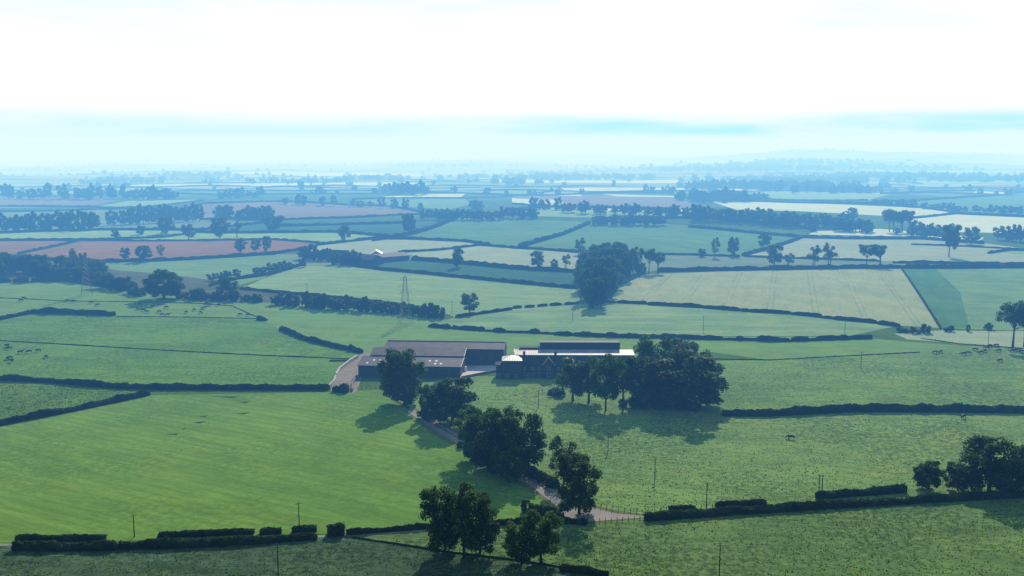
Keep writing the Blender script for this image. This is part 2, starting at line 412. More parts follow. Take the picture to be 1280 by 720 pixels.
FAR_Y = 2350.0                                  # beyond this the fields are laid out by rule, as the haze leaves only their pattern
far_rng = random.Random(31)
FAR_AREAS, FAR_LINES = [], []
def far_fields():
    """a warped quilt of fields from FAR_Y to the mist"""
    rows = [FAR_Y - 60]
    while rows[-1] < 16000:
        rows.append(rows[-1] * far_rng.uniform(1.075, 1.14))
    keys = ['green', 'lime', 'lime', 'hill', 'palegreen', 'lime', 'dullpale', 'palegreen', 'mauve', 'green', 'lime', 'cream', 'white']
    for j in range(len(rows) - 1):
        y0, y1 = rows[j], rows[j + 1]
        half = y1 * .72
        x = -half
        wob = lambda xx, yy: yy + (y1 - y0) * .9 * mnoise.noise(Vector((xx / (1.6 * y0), yy / 900.0, 3.1)))
        cuts = [x]
        while x < half:
            x += (y1 - y0) * far_rng.uniform(1.1, 3.2) + 90
            cuts.append(x)
        tops = [c + far_rng.uniform(-.5, .5) * (y1 - y0) for c in cuts]
        for i in range(len(cuts) - 1):
            a, b, c, d = cuts[i], cuts[i + 1], tops[i + 1], tops[i]
            P = [(a, wob(a, y0)), ((a + b) / 2, wob((a + b) / 2, y0)), (b, wob(b, y0)), (c, wob(c, y1)), ((c + d) / 2, wob((c + d) / 2, y1)), (d, wob(d, y1))]
            FAR_AREAS.append((far_rng.choice(keys), P))
            if far_rng.random() < .8: FAR_LINES.append((P[0], P[1], P[2]))
            if far_rng.random() < .6: FAR_LINES.append((P[2], P[3]))
far_fields()

polys, keys = [], []
for k, P in FAR_AREAS:
    polys.append(P); keys.append(k)
NEAR_POLY = {}
for k, P in AREAS:
    pts = [G(*p) for p in densify(P, 26)]
    polys.append([(p.x, p.y) for p in pts]); keys.append(k)

verts2, edges2 = [], []
for P in polys:
    n = len(verts2); verts2 += [Vector(p) for p in P]; edges2 += [(n + i, n + (i + 1) % len(P)) for i in range(len(P))]
# terrain grid: rows spaced in proportion to distance
ys = [-300.0, -120.0, 20.0, 90.0, 140.0]
while ys[-1] < 62000: ys.append(ys[-1] * 1.042)
for j, y in enumerate(ys):
    w = max(450.0, abs(y) * 1.25)
    n = 76
    for i in range(n):
        verts2.append(Vector((-w + 2 * w * (i + (.5 if j % 2 else 0) * .98) / (n - .5), y)))
verts2 += [Vector(c) for c in [(-80000, -320), (80000, -320), (80000, 62500), (-80000, 62500)]]
ov, oe, of, ovi, oei, ofi = delaunay_2d_cdt(verts2, edges2, [], 0, 1e-3, False)
BB = [(min(p[0] for p in P), max(p[0] for p in P), min(p[1] for p in P), max(p[1] for p in P)) for P in polys]
by_key = {}
for f in of:
    cx = sum(ov[i].x for i in f) / len(f); cy = sum(ov[i].y for i in f) / len(f)
    k = 'base'
    for q in range(len(polys) - 1, -1, -1):
        bb = BB[q]
        if bb[0] <= cx <= bb[1] and bb[2] <= cy <= bb[3] and in_poly(cx, cy, polys[q]):
            k = keys[q]; break
    by_key.setdefault(k, []).append(f)
NAMES = {'base': 'ground', 'road': 'road', 'verge': 'road_verge', 'yard': 'concrete_yard', 'dirt': 'dirt_yard'}
zz = [hgt(v.x, v.y) for v in ov]
for k, fs in by_key.items():
    used = {}
    vs, ff = [], []
    for f in fs:
        t = []
        for i in f:
            if i not in used:
                used[i] = len(vs); vs.append((ov[i].x, ov[i].y, zz[i]))
            t.append(used[i])
        ff.append(t)
    o = mesh_obj(NAMES.get(k, 'field'), vs, ff, FM[k], None, True)
    o['kind'] = 'structure'

# ------------------------------------------------------------------ trees
def quad(vs, fs, p, nrm, s, rg):
    a = nrm.orthogonal().normalized(); b = nrm.cross(a).normalized()
    t = rg.uniform(0, 6.283); c, d = math.cos(t), math.sin(t)
    a, b = a * c + b * d, b * c - a * d
    n = len(vs)
    k = rg.uniform(.55, 1.0)
    vs += [p - a * s - b * s * k * .5, p + a * s * .2 - b * s * k, p + a * s + b * s * .3 * k, p - a * s * .3 + b * s * k]
    fs.append((n, n + 1, n + 2, n + 3))

def tree_proto(seed, H=20.0, W=16.0, base=.22, lobes=34, leaves=5200, leaf=.40, trunk_r=.5, squash=1.0, open_=0.0, flat=0.0, stems=1):
    rg = random.Random(seed)
    zc = H * (base + (1 - base) / 2); hz = H * (1 - base) / 2
    L = []                                           # boughs, each carrying smaller leaf masses
    nb = max(9, lobes // 3 + 2)
    lean = Vector((rg.uniform(-.08, .08), rg.uniform(-.08, .08), 0)) * W
    for i in range(nb):
        u = (i + .5) / nb
        th = math.acos(1 - 2 * u); ph = i * 2.39996 + rg.uniform(-.6, .6)
        inner = i % 5 == 4
        rr = rg.uniform(.1, .4) if inner else rg.uniform(.56, .74)
        prof = math.sin(th) ** .6
        zr = rg.uniform(.2, .5) if inner else rg.uniform(.64, .80)
        z = math.cos(th) * zr * hz - .04 * H * (math.cos(th) < 0)
        if flat: z = z * (1 - flat) + flat * hz * .3 * (1 if z > 0 else .2)
        c = Vector((math.cos(ph) * prof * rr * W / 2, math.sin(ph) * prof * rr * W / 2, zc + z)) + lean * (.5 + .5 * math.cos(th))
        r = rg.uniform(.155, .215) * W
        if open_ and rg.random() < open_: continue
        L.append((c, r * .92))
        for k in range(rg.choice((4, 5, 6, 7))):
            d = Vector((rg.gauss(0, 1), rg.gauss(0, 1), rg.gauss(.25, .8))).normalized()
            d = (d + (c - Vector((0, 0, zc))).normalized() * .7).normalized()
            L.append((c + d * r * rg.uniform(.62, .95), r * rg.uniform(.36, .62)))
    vs, fs = [], []
    tot = sum(l[1] ** 2 for l in L)
    for c, r in L:
        n = int(leaves * 1.25 * r * r / tot)
        for _ in range(n):
            d = Vector((rg.gauss(0, 1), rg.gauss(0, 1), rg.gauss(.15, 1))).normalized()
            p = c + Vector((d.x, d.y, d.z * .8)) * r * (rg.random() ** .3) * (.98 + .16 * rg.random())
            nm = (d + Vector((rg.uniform(-.7, .7), rg.uniform(-.7, .7), rg.uniform(-.4, .9)))).normalized()
            quad(vs, fs, p, nm, leaf * rg.uniform(.55, 1.25), rg)
    crown = bpy.data.meshes.new('crown'); crown.from_pydata([tuple(v) for v in vs], [], fs); crown.update()
    tb = MB()
    for s in range(stems):
        ox, oy = (0, 0) if stems == 1 else (rg.uniform(-1, 1), rg.uniform(-1, 1))
        top = Vector((rg.uniform(-.6, .6) + ox * 2, rg.uniform(-.6, .6) + oy * 2, H * .72))
        tb.tube([(ox, oy, -.6), (ox, oy, .3), (ox * 1.1, oy, H * .12), (ox * 1.3 + .2, oy * 1.2, H * .3), tuple(top)],
                [trunk_r * 1.5, trunk_r * 1.2, trunk_r * .95, trunk_r * .75, trunk_r * .15], 7)
        for c, r in rg.sample(L, min(len(L), 9)):
            z0 = H * rg.uniform(base * .75, .45)
            p0 = Vector((ox * 1.2, oy * 1.2, z0))
            mid = p0.lerp(c, .5) + Vector((0, 0, -.6))
            tb.tube([p0, mid, c], [trunk_r * .42, trunk_r * .28, trunk_r * .06], 5)
    trunk = bpy.data.meshes.new('trunk'); trunk.from_pydata(tb.v, [], tb.f); trunk.update()
    trunk.materials.append(M['bark'])
    return dict(H=H, W=W, crown=crown, trunk=trunk)

P = {
 'oak': [tree_proto(11, base=.12, lobes=42, leaves=6500), tree_proto(12, base=.10, lobes=46, leaves=6500), tree_proto(13, base=.16, lobes=38, leaves=6000), tree_proto(14, base=.08, lobes=52, leaves=7500)],
 'tall': [tree_proto(21, base=.24, lobes=34, leaves=5000), tree_proto(22, base=.28, lobes=30, leaves=4800)],
 'round': [tree_proto(31, base=.05, lobes=60, leaves=8000, leaf=.5), tree_proto(32, base=.05, lobes=54, leaves=7000, leaf=.5)],
 'open': [tree_proto(41, base=.28, lobes=30, open_=.35, leaves=2600), tree_proto(42, base=.25, lobes=34, open_=.4, leaves=2600, stems=2)],
 'flat': [tree_proto(51, base=.5, lobes=24, leaves=3600, flat=.35), tree_proto(52, base=.48, lobes=22, leaves=3200, flat=.3, stems=2)],
 'bush': [tree_proto(61, H=8, W=9, base=.0, lobes=26, leaves=2400, leaf=.4, trunk_r=.2), tree_proto(62, H=8, W=9, base=.02, lobes=22, leaves=2200, leaf=.4, trunk_r=.2)],
 'far': [tree_proto(71, base=.02, lobes=30, leaves=1500, leaf=.9), tree_proto(72, base=.06, lobes=26, leaves=1300, leaf=.9), tree_proto(73, base=.0, lobes=34, leaves=1600, leaf=.9), tree_proto(74, base=.12, lobes=24, leaves=1200, leaf=.9)],
}
for fam in P.values():
    for i, pr in enumerate(fam):
        pr['crown'].materials.append(M['leaf'] if i % 2 == 0 else M['leaf_dark'])

def tree(px, py, hpx, wpx, kind, label, group=None, name='tree', cat='tree', rg=rnd):
    g = G(px, py); s = mpp(g)
    pr = rg.choice(P[kind])
    H, W = hpx * s, wpx * s
    o = empty(name, (g.x, g.y, g.z - .1), rg.uniform(0, 6.283), label, cat, group)
    o.scale = (W / pr['W'], W / pr['W'], H / pr['H'])
    for nm in ('trunk', 'crown'):
        c = bpy.data.objects.new(nm, pr[nm]); COL.objects.link(c); c.parent = o
    return o

# trees that stand out one by one: column, row of the foot, height, width in photograph pixels
LONE = [
 (556,690,86,56,'oak','leafy tree with bare lower trunk, westernmost of three beside the front pasture'),
 (580,697,94,62,'oak','tallest of the three close trees standing together beside the lane at the front pasture'),
 (600,693,84,46,'oak','slim dark tree on the eastern side of the three close trees at the front pasture'),
 (652,705,56,48,'oak','low dark bushy tree, the smaller of two on the verge just below the lane bend'),
 (676,704,68,56,'oak','dark spreading tree on the verge just below the lane bend'),
 (707,604,58,44,'open','thin crowned tree with bare limbs on the upper side of the lane near the junction'),
 (724,642,78,56,'oak','upright dark tree right at the lane junction hiding the bend'),
 (506,504,72,56,'round','tall dark tree at the top of the lane in front of the long barn'),
 (566,530,57,64,'round','rounded tree beside the pale stretch of lane below the barns'),
 (590,574,66,50,'oak','dark tree on the field side of the lane, upper one of the dense lane clump'),
 (622,583,76,54,'oak','broad dark tree in the middle of the dense lane clump'),
 (650,588,78,66,'oak','broad gappy tree on the pasture side of the dense lane clump'),
 (612,590,60,50,'oak','lowest dark tree of the lane clump casting its shadow on the mown field'),
 (636,603,46,44,'oak','low dense tree filling the lower end of the lane clump'),
 (536,522,44,26,'oak','narrow tree squeezed between two larger ones at the top of the lane'),
 (716,501,56,48,'tall','dark tree with bare stem at the western edge of the farmhouse grove'),
 (736,503,58,46,'tall','dark tree second from the west in the farmhouse grove'),
 (757,513,72,38,'tall','slender tree with a long bare trunk in the middle of the farmhouse grove'),
 (779,511,66,46,'tall','dark tree with a bare trunk beside the big round tree of the grove'),
 (808,509,66,52,'oak','dense tree leaning into the western side of the big round tree'),
 (856,510,71,100,'round','huge round dark tree at the eastern end of the farmhouse grove'),
 (818,492,72,58,'oak','tree rising behind the grove with gaps near its top'),
 (846,488,64,60,'oak','dark tree behind the huge round tree of the grove'),
 (875,500,62,52,'oak','tree behind the eastern shoulder of the huge round tree'),
 (1161,611,35,34,'round','small neat dark tree, westernmost at the lane hedge below the open pasture'),
 (1197,613,35,32,'oak','small forked tree between the neat tree and the largest lane hedge tree'),
 (1214,612,30,24,'tall','slim small tree with a thin stem right beside the largest lane hedge tree'),
 (1236,613,70,72,'oak','large spreading dark tree at the eastern end of the lane hedge'),
 (1258,615,44,46,'round','pale rounded bushy tree in front of the largest lane hedge tree'),
 (1290,614,60,50,'oak','dark tree cut by the picture edge beside the largest lane hedge tree'),
 (1266,434,56,44,'flat','tall tree with a high crown above the cattle by the cream field'),
 (1282,434,58,40,'flat','second high crowned tall tree above the cattle, at the picture edge'),
 (587,391,25,24,'oak','single round tree alone in the pale striped field east of the pylon'),
 (672,334,21,20,'oak','broad small tree on the hedge west of the dense wood'),
 (694,335,11,12,'far','lowest bush sized tree on the hedge west of the dense wood'),
 (707,335,17,13,'open','thin tree on the hedge close to the dense wood'),
 (724,318,20,17,'open','light crowned tree standing just behind the dense wood'),
 (811,341,30,20,'flat','forked tree with a layered crown just east of the dense wood'),
 (822,341,26,18,'flat','leaning open tree, outermost east of the dense wood'),
 (877,321,11,11,'far','smallest round tree in the line below the green hill'),
 (893,322,25,13,'open','thin twin stemmed tree in the line below the green hill'),
 (916,320,25,16,'oak','tall full tree in the line below the green hill'),
 (955,311,22,17,'oak','tree beside the pale field corner at the foot of the green hill'),
 (968,331,27,21,'oak','rounded tree on the long hedge above the beige crop'),
 (985,333,16,16,'open','small thin tree on the long hedge above the beige crop'),
 (1017,333,26,19,'open','airy tree, first of a pair on the long hedge above the beige crop'),
 (1037,333,28,21,'open','gappier airy tree, second of a pair on the long hedge above the beige crop'),
 (1083,332,26,24,'flat','wide tree with two stems on the long hedge above the beige crop'),
 (1100,333,28,24,'flat','wide spreading tree joined to its neighbour on the long hedge above the beige crop'),
 (1186,321,42,24,'tall','tall tree with a long bare stem alone in the pale stubble field'),
 (1214,305,22,20,'oak','rounded tree at the corner of the pale stubble field below the white crop'),
 (157,326,17,13,'oak','small tree, westernmost of three on the edge of the reddish ploughed field'),
 (180,327,21,21,'oak','wide tree, middle one of three on the edge of the reddish ploughed field'),
 (201,324,18,10,'open','thin tree, easternmost of three on the edge of the reddish ploughed field'),
 (236,299,19,19,'oak','umbrella shaped tree on the hedge above the reddish ploughed field'),
 (275,298,27,23,'oak','largest tree on the hedge above the reddish ploughed field'),
 (296,297,20,12,'open','slim tree close beside the largest one above the reddish ploughed field'),
 (301,316,19,15,'oak','tree at the far end of the reddish ploughed field'),
 (320,315,16,14,'oak','small tree at the end of the reddish field next to a like one'),
 (334,314,20,12,'oak','upright tree at the corner where the reddish field meets the cream strip'),
 (208,292,22,22,'oak','dark tree in front of the long tree belt'),
 (176,293,12,12,'far','little round tree on the hedge line below the long tree belt'),
 (145,299,14,11,'far','little upright tree on the hedge line near the reddish fields'),
 (342,288,19,26,'oak','broad tree on the bluish field below the mauve stubble'),
 (431,300,19,16,'oak','single tree on the hedge before the cream field north of the small farm'),
 (511,291,25,18,'oak','tree on the thick hedge at the foot of the western green hill'),
 (572,334,25,17,'oak','tree in the middle of the dark blue green field'),
 (205,374,36,48,'round','big rounded dark tree in the valley below the green field'),
 (284,371,26,28,'oak','dark tree in the valley scrub at the foot of the pale crop'),
 (1158,416,11,14,'bush','dark bush at the corner of the beige crop and the cream field'),
 (1210,414,9,6,'far','tiny upright tree on the hedge above the cream field'),
 (1235,412,8,12,'bush','small bushy tree on the hedge above the cream field beside the pole'),
 (600,528,16,20,'bush','bush on the lane edge below the farm yard'),
]
for a in LONE:
    tree(*a)

def scatter(rows, label, group, kind='far', h=(18, 24), w=(14, 20), name='tree', cat='tree', rg=random.Random(3)):
    """rows: (x0, y0, x1, y1, count); trees strung along those lines"""
    for x0, y0, x1, y1, n in rows:
        for i in range(n):
            t = (i + .5 + rg.uniform(-.35, .35)) / n
            tree(x0 + (x1 - x0) * t, y0 + (y1 - y0) * t + rg.uniform(-.6, .6), rg.uniform(*h), rg.uniform(*w), kind, label, group, name, cat, rg)

# the dense wood on the slope
for px, py, hh, ww, kd in [(741,385,40,26,'round'),(751,384,38,26,'round'),(736,374,40,28,'oak'),(748,373,44,30,'round'),(760,372,40,28,'round'),(729,363,36,26,'oak'),(742,362,42,30,'oak'),(756,361,44,30,'round'),(768,361,38,28,'oak'),
                           (727,352,30,22,'oak'),(738,350,38,28,'oak'),(752,349,42,30,'oak'),(766,349,42,30,'round'),(779,350,36,26,'oak'),(745,340,36,26,'oak'),(760,339,38,28,'oak'),(775,340,37,28,'oak'),(788,343,34,22,'oak'),(730,340,26,20,'oak'),(797,341,32,16,'open'),(726,376,46,10,'open'),(800,342,13,18,'bush')]:
    tree(px, py, hh, ww, kd, 'dark tree in the dense wood between the striped crop and the beige crop', 'trees of the dense wood on the slope')
scatter([(-30,345,0,345,2),(0,340,52,343,6),(40,350,120,352,8),(70,344,130,350,5),(120,360,160,364,4)], 'dark tree of the valley wood above the western hedged pasture', 'trees of the western valley wood', 'oak', (16, 28), (20, 28))
scatter([(92,340,106,341,2)], 'narrow pointed tree rising out of the western valley wood', 'pointed trees of the western valley wood', 'tall', (24, 30), (9, 12))
scatter([(160,366,178,370,3),(222,372,300,377,9),(300,376,330,378,3)], 'low bushy tree in the valley scrub below the pale crop', 'bushes of the valley scrub', 'bush', (8, 15), (12, 20), 'bush', 'bush')
scatter([(260,352,300,346,4),(318,344,350,337,4),(350,337,380,334,3)], 'small tree along the sloping hedge at the western edge of the pale crop', 'trees on the sloping hedge', 'far', (8, 13), (10, 14))
scatter([(336,380,385,383,4),(385,384,440,388,6),(440,388,500,392,6),(505,393,552,398,5)], 'bushy tree in the thick hedgerow under the pale crop and the pylon', 'trees of the thick hedgerow by the pylon', 'bush', (12, 19), (14, 20))
scatter([(0,291,124,287,13)], 'tree in the belt behind the lime green field at the western edge', 'trees of the western belt', 'far', (20, 27), (13, 20))
scatter([(136,282,256,276,15)], 'tree in the long belt of bare stemmed trees below the mauve fields', 'trees of the long belt', 'far', (18, 25), (12, 17))
scatter([(272,275,340,274,10)], 'dark tree in the small wood on the mauve stubble', 'trees of the small wood on the stubble', 'far', (12, 19), (12, 16))
scatter([(0,248,120,249,12),(95,249,220,249,14)], 'hazy tree in the far wood edging the western mauve field', 'trees of the far western wood', 'far', (10, 19), (10, 15))
scatter([(480,243,535,243,9)], 'hazy tree of the dark knoll wood behind the bright cream strip', 'trees of the knoll wood', 'far', (10, 20), (12, 16))
scatter([(528,275,625,275,17),(625,272,672,273,7)], 'dark tree of the wood crowning the western green hill', 'trees crowning the western hill', 'far', (11, 15), (10, 14))
scatter([(742,281,830,282,14)], 'dark tree of the plantation on the ridge above the eastern green hill', 'trees of the ridge plantation', 'far', (10, 15), (11, 15))
scatter([(585,262,600,262,2),(660,262,700,262,4),(700,265,760,268,6),(765,268,860,271,10)], 'hazy tree in the row behind the ridge plantation', 'trees of the row behind the ridge', 'far', (10, 17), (10, 15))
scatter([(865,274,960,279,12),(955,281,1060,285,13),(1040,288,1090,290,6)], 'dark tree of the long wood in front of the big white crop', 'trees of the long wood below the white crop', 'far', (14, 22), (14, 19))
scatter([(1062,276,1066,276,1)], 'single tree standing taller behind the long wood against the white crop', None, 'oak', (16, 17), (14, 15))
scatter([(1106,290,1142,291,4)], 'large tree of the tall clump at the eastern end of the long wood', 'trees of the tall clump', 'flat', (26, 30), (18, 24))
scatter([(1140,294,1200,302,7),(1244,300,1300,303,6)], 'dark tree of the wood at the far eastern edge by the white crop', 'trees of the eastern edge wood', 'far', (14, 22), (14, 20))
scatter([(1010,288,1160,296,5)], 'small tree scattered over the pale strip below the long wood', 'trees on the pale strip', 'far', (8, 12), (8, 12))
scatter([(880,254,960,250,9),(1090,255,1200,264,11),(1200,264,1280,268,7)], 'hazy tree in the far hedgerow around the white crop', 'trees of the far white crop hedgerow', 'far', (6, 12), (10, 15))
scatter([(270,249,330,246,8),(350,254,420,258,5),(430,258,530,263,7)], 'hazy tree on the far hedge behind the mauve stubble', 'trees on the far stubble hedge', 'far', (7, 14), (7, 11))
scatter([(376,324,412,326,6),(414,330,452,332,5)], 'dark tree around the small distant farm', 'trees around the distant farm', 'far', (14, 21), (12, 17))
scatter([(1122,415,1150,417,4),(1180,414,1194,414,2)], 'bush on the hedge below the beige crop corner', 'bushes below the beige crop', 'bush', (5, 9), (7, 11), 'bush', 'bush')
scatter([(690,492,705,497,2),(770,507,880,514,8)], 'low shrub at the foot of the farmhouse grove', 'shrubs under the grove', 'bush', (9, 14), (14, 20), 'bush', 'bush')
scatter([(522,520,535,526,2),(575,556,640,596,6),(655,590,695,612,6)], 'dark shrub along the lane edge under the lane trees', 'shrubs along the lane', 'bush', (8, 13), (12, 18), 'bush', 'bush')
scatter([(655,640,705,652,4)], 'dark shrub on the lane corner below the junction tree', 'shrubs on the lane corner', 'bush', (12, 18), (16, 24), 'bush', 'bush')

# ------------------------------------------------------------------ hedges
def hedge(pts, h, w, label, group=None, leaves=None, name='hedge', cat='hedge', mat='hedge', gap=0.0):
    rg = random.Random(hash(tuple(pts)) & 0xffff)
    g = [G(*p) for p in pts]
    d0 = min(p.y for p in g)
    step = max(.9, d0 * .0035)
    line = []
    for a, b in zip(g, g[1:]):
        n = max(1, int((b - a).length / step))
        line += [a.lerp(b, i / n) for i in range(n)]
    line.append(g[-1])
    vs, fs = [], []
    prof = [(-.5, -.05), (-.55, .45), (-.42, .85), (-.1, 1.0), (.2, .98), (.45, .82), (.55, .4), (.5, -.05)]
    N = len(prof)
    for i, p in enumerate(line):
        d = (line[min(i + 1, len(line) - 1)] - line[max(i - 1, 0)]).normalized()
        s = Vector((d.y, -d.x, 0))
        hh = h * (1 + .42 * mnoise.noise(Vector((p.x * .13, p.y * .13, 0))) + .22 * mnoise.noise(Vector((p.x * .7, p.y * .7, 4))))
        end = .75 if i in (0, len(line) - 1) else 1
        z = hgt(p.x, p.y)
        for (a, c) in prof:
            j = .16 * w
            vs.append(Vector((p.x, p.y, z)) + s * (a * w * end + rg.uniform(-j, j)) + Vector((0, 0, c * hh * (end if c > .3 else 1) + rg.uniform(-.07, .07) * h)))
    for i in range(len(line) - 1):
        for k in range(N - 1):
            fs.append((i * N + k, i * N + k + 1, (i + 1) * N + k + 1, (i + 1) * N + k))
    fs.append(tuple(range(N))); fs.append(tuple((len(line) - 1) * N + k for k in range(N))[::-1])
    per = leaves if leaves is not None else (26 if d0 < 330 else 14 if d0 < 480 else 0)
    if per:
        tot = sum((b - a).length for a, b in zip(line, line[1:]))
        for _ in range(int(tot * per)):
            i = rg.randrange(len(line) - 1); t = rg.random()
            p = line[i].lerp(line[i + 1], t); d = (line[i + 1] - line[i]).normalized(); s = Vector((d.y, -d.x, 0))
            k = rg.uniform(.05, math.pi - .05)
            hh = h * (1 + .42 * mnoise.noise(Vector((p.x * .13, p.y * .13, 0))) + .22 * mnoise.noise(Vector((p.x * .7, p.y * .7, 4))))
            q = Vector((p.x, p.y, hgt(p.x, p.y))) + s * math.cos(k) * w * .58 + Vector((0, 0, max(.1, math.sin(k) ** .6 * hh * rg.uniform(.7, 1.08))))
            quad(vs, fs, q, (s * math.cos(k) + Vector((0, 0, math.sin(k))) + Vector((rg.uniform(-.6, .6),) * 3)).normalized(), rg.uniform(.18, .42), rg)
    o = mesh_obj(name, vs, fs, M[mat])
    return tag(o, label, cat, group)

hedge([(-60,473),(0,475),(60,478),(150,485.5),(200,486.5),(300,486.8),(412,487)], 2.4, 2.2, 'long dark hedge between the big mown field and the pasture above it')
hedge([(-60,543),(5,530.5),(90,514),(187,493.5)], 2.2, 2.0, 'slanting dark hedge closing off the tussocky corner field')
hedge([(-60,406),(0,400),(20,395.5),(40,391.5)], 2.3, 2.2, 'short sloping hedge below the upper herd of cattle')
hedge([(40,391.5),(90,392.5),(144,394.5)], 3.2, 2.4, 'thick straight hedge ending abruptly below the upper herd of cattle')
hedge([(903,519.5),(960,519.5),(1068,514),(1180,514.5),(1280,516),(1400,517)], 2.9, 2.6, 'long thick dark hedge running east from the huge round tree')
hedge([(351,412),(380,424.5),(420,434.5),(434,437.5)], 2.4, 2.2, 'curved hedge dropping towards the barns')
hedge([(436,438),(452,441.5)], 2.6, 2.4, 'short hedge end close to the barn yard wall')
hedge([(322,399.5),(333,401)], 3.0, 2.6, 'isolated hedge bush at the fence corner above the curved hedge')
for x0, y0, x1, y1 in [(537,408.5,550,410),(552,409.5,562,411),(567,410.5,573,411),(575,411.5,605,413.5),(617,414.5,631,415.5)]:
    hedge([(x0-.6,y0),(x1+.6,y1)], 2.4, 2.0, 'broken piece of hedge on the field edge east of the pylon', 'broken hedge pieces east of the pylon')
for x0, y0, x1, y1 in [(664,416,674,416.5),(694,418.5,715,419.5),(717,419.5,740,420.5),(741,420.5,755,421),(757,421,790,422),(791,422,824,422.5),(825,422.8,903,424.5),(921,425,928,425.2),(947,426,986,426.8),(990,426,1009,425.8),(1021,424.5,1060,424),(1063,423.5,1089,423)]:
    hedge([(x0-.9,y0),((x0+x1)/2,(y0+y1)/2+.2),(x1+.9,y1)], 2.3, 2.0, 'section of the gappy hedge running behind the farm sheds and grove', 'sections of the gappy hedge behind the farm')
for x0, y0, x1, y1 in [(752,377.5,760,377.8),(772,378.5,807,380),(811,381,868,384),(869,384,879,384.6),(880,385,924,388.5),(928,389,934,389.4),(940,390,988,392.5),(990,393,1026,396),(1031,397.5,1040,398.5),(1043,399,1095,404),(1099,405,1124,408.5)]:
    hedge([(x0-.9,y0),(x1+.9,y1)], 2.2, 1.9, 'section of the clipped hedge between the beige crop and the striped field', 'sections of the clipped hedge below the beige crop')
for x0, y0, x1, y1 in [(570,397,640,387),(641,385.5,652,384.8),(656,384.5,668,383.8),(672,383.2,684,382.4),(687,382,702,381.3),(706,381,722,380)]:
    hedge([(x0,y0),(x1,y1)], 1.9, 1.6, 'low thin hedge piece below the pale crop leading to the dense wood', 'low hedge pieces leading to the dense wood')
hedge([(535,408.8),(575,411.8),(631,415.7),(664,416.4),(755,421.2),(824,422.8),(903,424.8),(986,427),(1060,424.3),(1090,423.3)], 1.3, 1.3, 'thin low continuous hedge line linking the gappy hedge pieces behind the farm')
hedge([(752,377.7),(807,380.2),(868,384.2),(924,388.7),(988,392.7),(1040,398.7),(1095,404.2),(1124,408.7)], 1.3, 1.3, 'thin low hedge line linking the clipped sections below the beige crop')
hedge([(822,339.5),(890,338.5),(960,337.5),(1080,335.5),(1180,335.5),(1290,334.5),(1420,334)], 3.4, 3.0, 'long dark hedge along the top of the beige crop and the far green field')
hedge([(1127,336),(1150,370),(1176,411)], 1.2, 1.2, 'thin hedge line dividing the beige crop from the green field')
hedge([(1139,304+2),(1290,313)], 1.6, 1.6, 'thin hedge on the pale stubble around the tall bare stemmed tree')
hedge([(1116,329),(1230,330.5),(1300,331)], 2.4, 2.0, 'straight low hedge just above the long dark hedge at the eastern side')
hedge([(930,321),(1000,323.5),(1100,327)], 2.0, 1.8, 'low hedge behind the airy trees on the pale field')
hedge([(1235,317),(1262,313),(1300,314)], 2.4, 2.0, 'dark hedge corner around the small green field at the eastern edge')
hedge([(515,325),(580,330),(640,336),(728,341)], 3.6, 3.0, 'hedge between the cream field and the dark blue green field')
hedge([(427,331),(480,338),(560,345.5),(640,353.5),(722,361)], 2.8, 2.4, 'hedge between the dark blue green field and the pale crop')
hedge([(300,361.5),(340,365.5),(382,369),(460,377),(545,388)], 2.0, 1.8, 'low hedge along the lower edge of the pale crop above the thick hedgerow')
hedge([(262,358),(290,350),(330,345),(378,332)], 2.6, 2.2, 'sloping hedge between the green field and the pale crop in the west')
hedge([(649,310),(675,302),(700,295),(718,288),(737,279)], 4.2, 3.6, 'thick hedge climbing between the two green hill fields')
hedge([(466,301),(500,296.5),(530,289),(548,283),(565,275)], 4.6, 3.8, 'thick hedge curving up the western side of the green hill')
hedge([(395,307),(466,299),(520,299),(580,302),(612,306.5)], 3.0, 2.6, 'hedge round the top of the cream field north of the small farm')
hedge([(497,316),(550,313),(600,307),(640,310),(722,316)], 2.4, 2.2, 'hedge splitting the cream fields below the western green hill')
hedge([(640,310.5),(700,314),(770,316)], 2.2, 2.0, 'broken low hedge at the foot of the two green hill fields')
hedge([(790,318),(860,319),(925,321)], 2.0, 1.8, 'low hedge at the foot of the eastern green hill')
hedge([(-60,302),(0,301),(110,300.5),(205,297),(250,290.5)], 2.6, 2.4, 'hedge along the top of the reddish fields')
hedge([(22,318),(60,310),(95,302)], 2.4, 2.2, 'slanting hedge between the two reddish fields')
hedge([(48,324.5),(130,328),(210,326),(300,321),(345,317.5),(395,309)], 3.0, 2.6, 'hedge along the bottom of the larger reddish field')
hedge([(110,300.8),(290,300.5),(345,300),(400,304)], 2.2, 2.0, 'thin hedge along the upper edge of the larger reddish field')
hedge([(-60,352),(0,353.5),(12,353),(14,353)], 4, 3, 'short dark hedge piece on the skyline of the western hillside')
hedge([(16,353.5),(25,353),(36,352.5)], 4, 3, 'second short hedge piece on the western hillside')
hedge([(40,352.5),(85,351.5),(120,357),(160,363)], 4, 3.4, 'dark hedge on top of the western hillside merging with the valley wood')
for pts in [[(-60,292),(0,291.5),(110,288)],[(110,288),(250,288),(345,277)],[(250,275),(345,275.5),(440,272.5),(532,268)],[(228,265),(255,255),(330,252.5),(480,258),(530,267)],[(-60,259),(0,258.5),(112,259),(180,259.5),(255,251)],[(250,291),(420,290.5),(505,298)],
            [(-60,266),(0,265),(110,263)],[(345,283),(440,281),(520,279)],[(440,249.5),(580,248.5),(640,246)],[(100,262),(230,264)]]:
    hedge(pts, 3.2, 3.0, 'hazy hedge dividing the distant fields west of the small farm', 'distant hedges in the west')
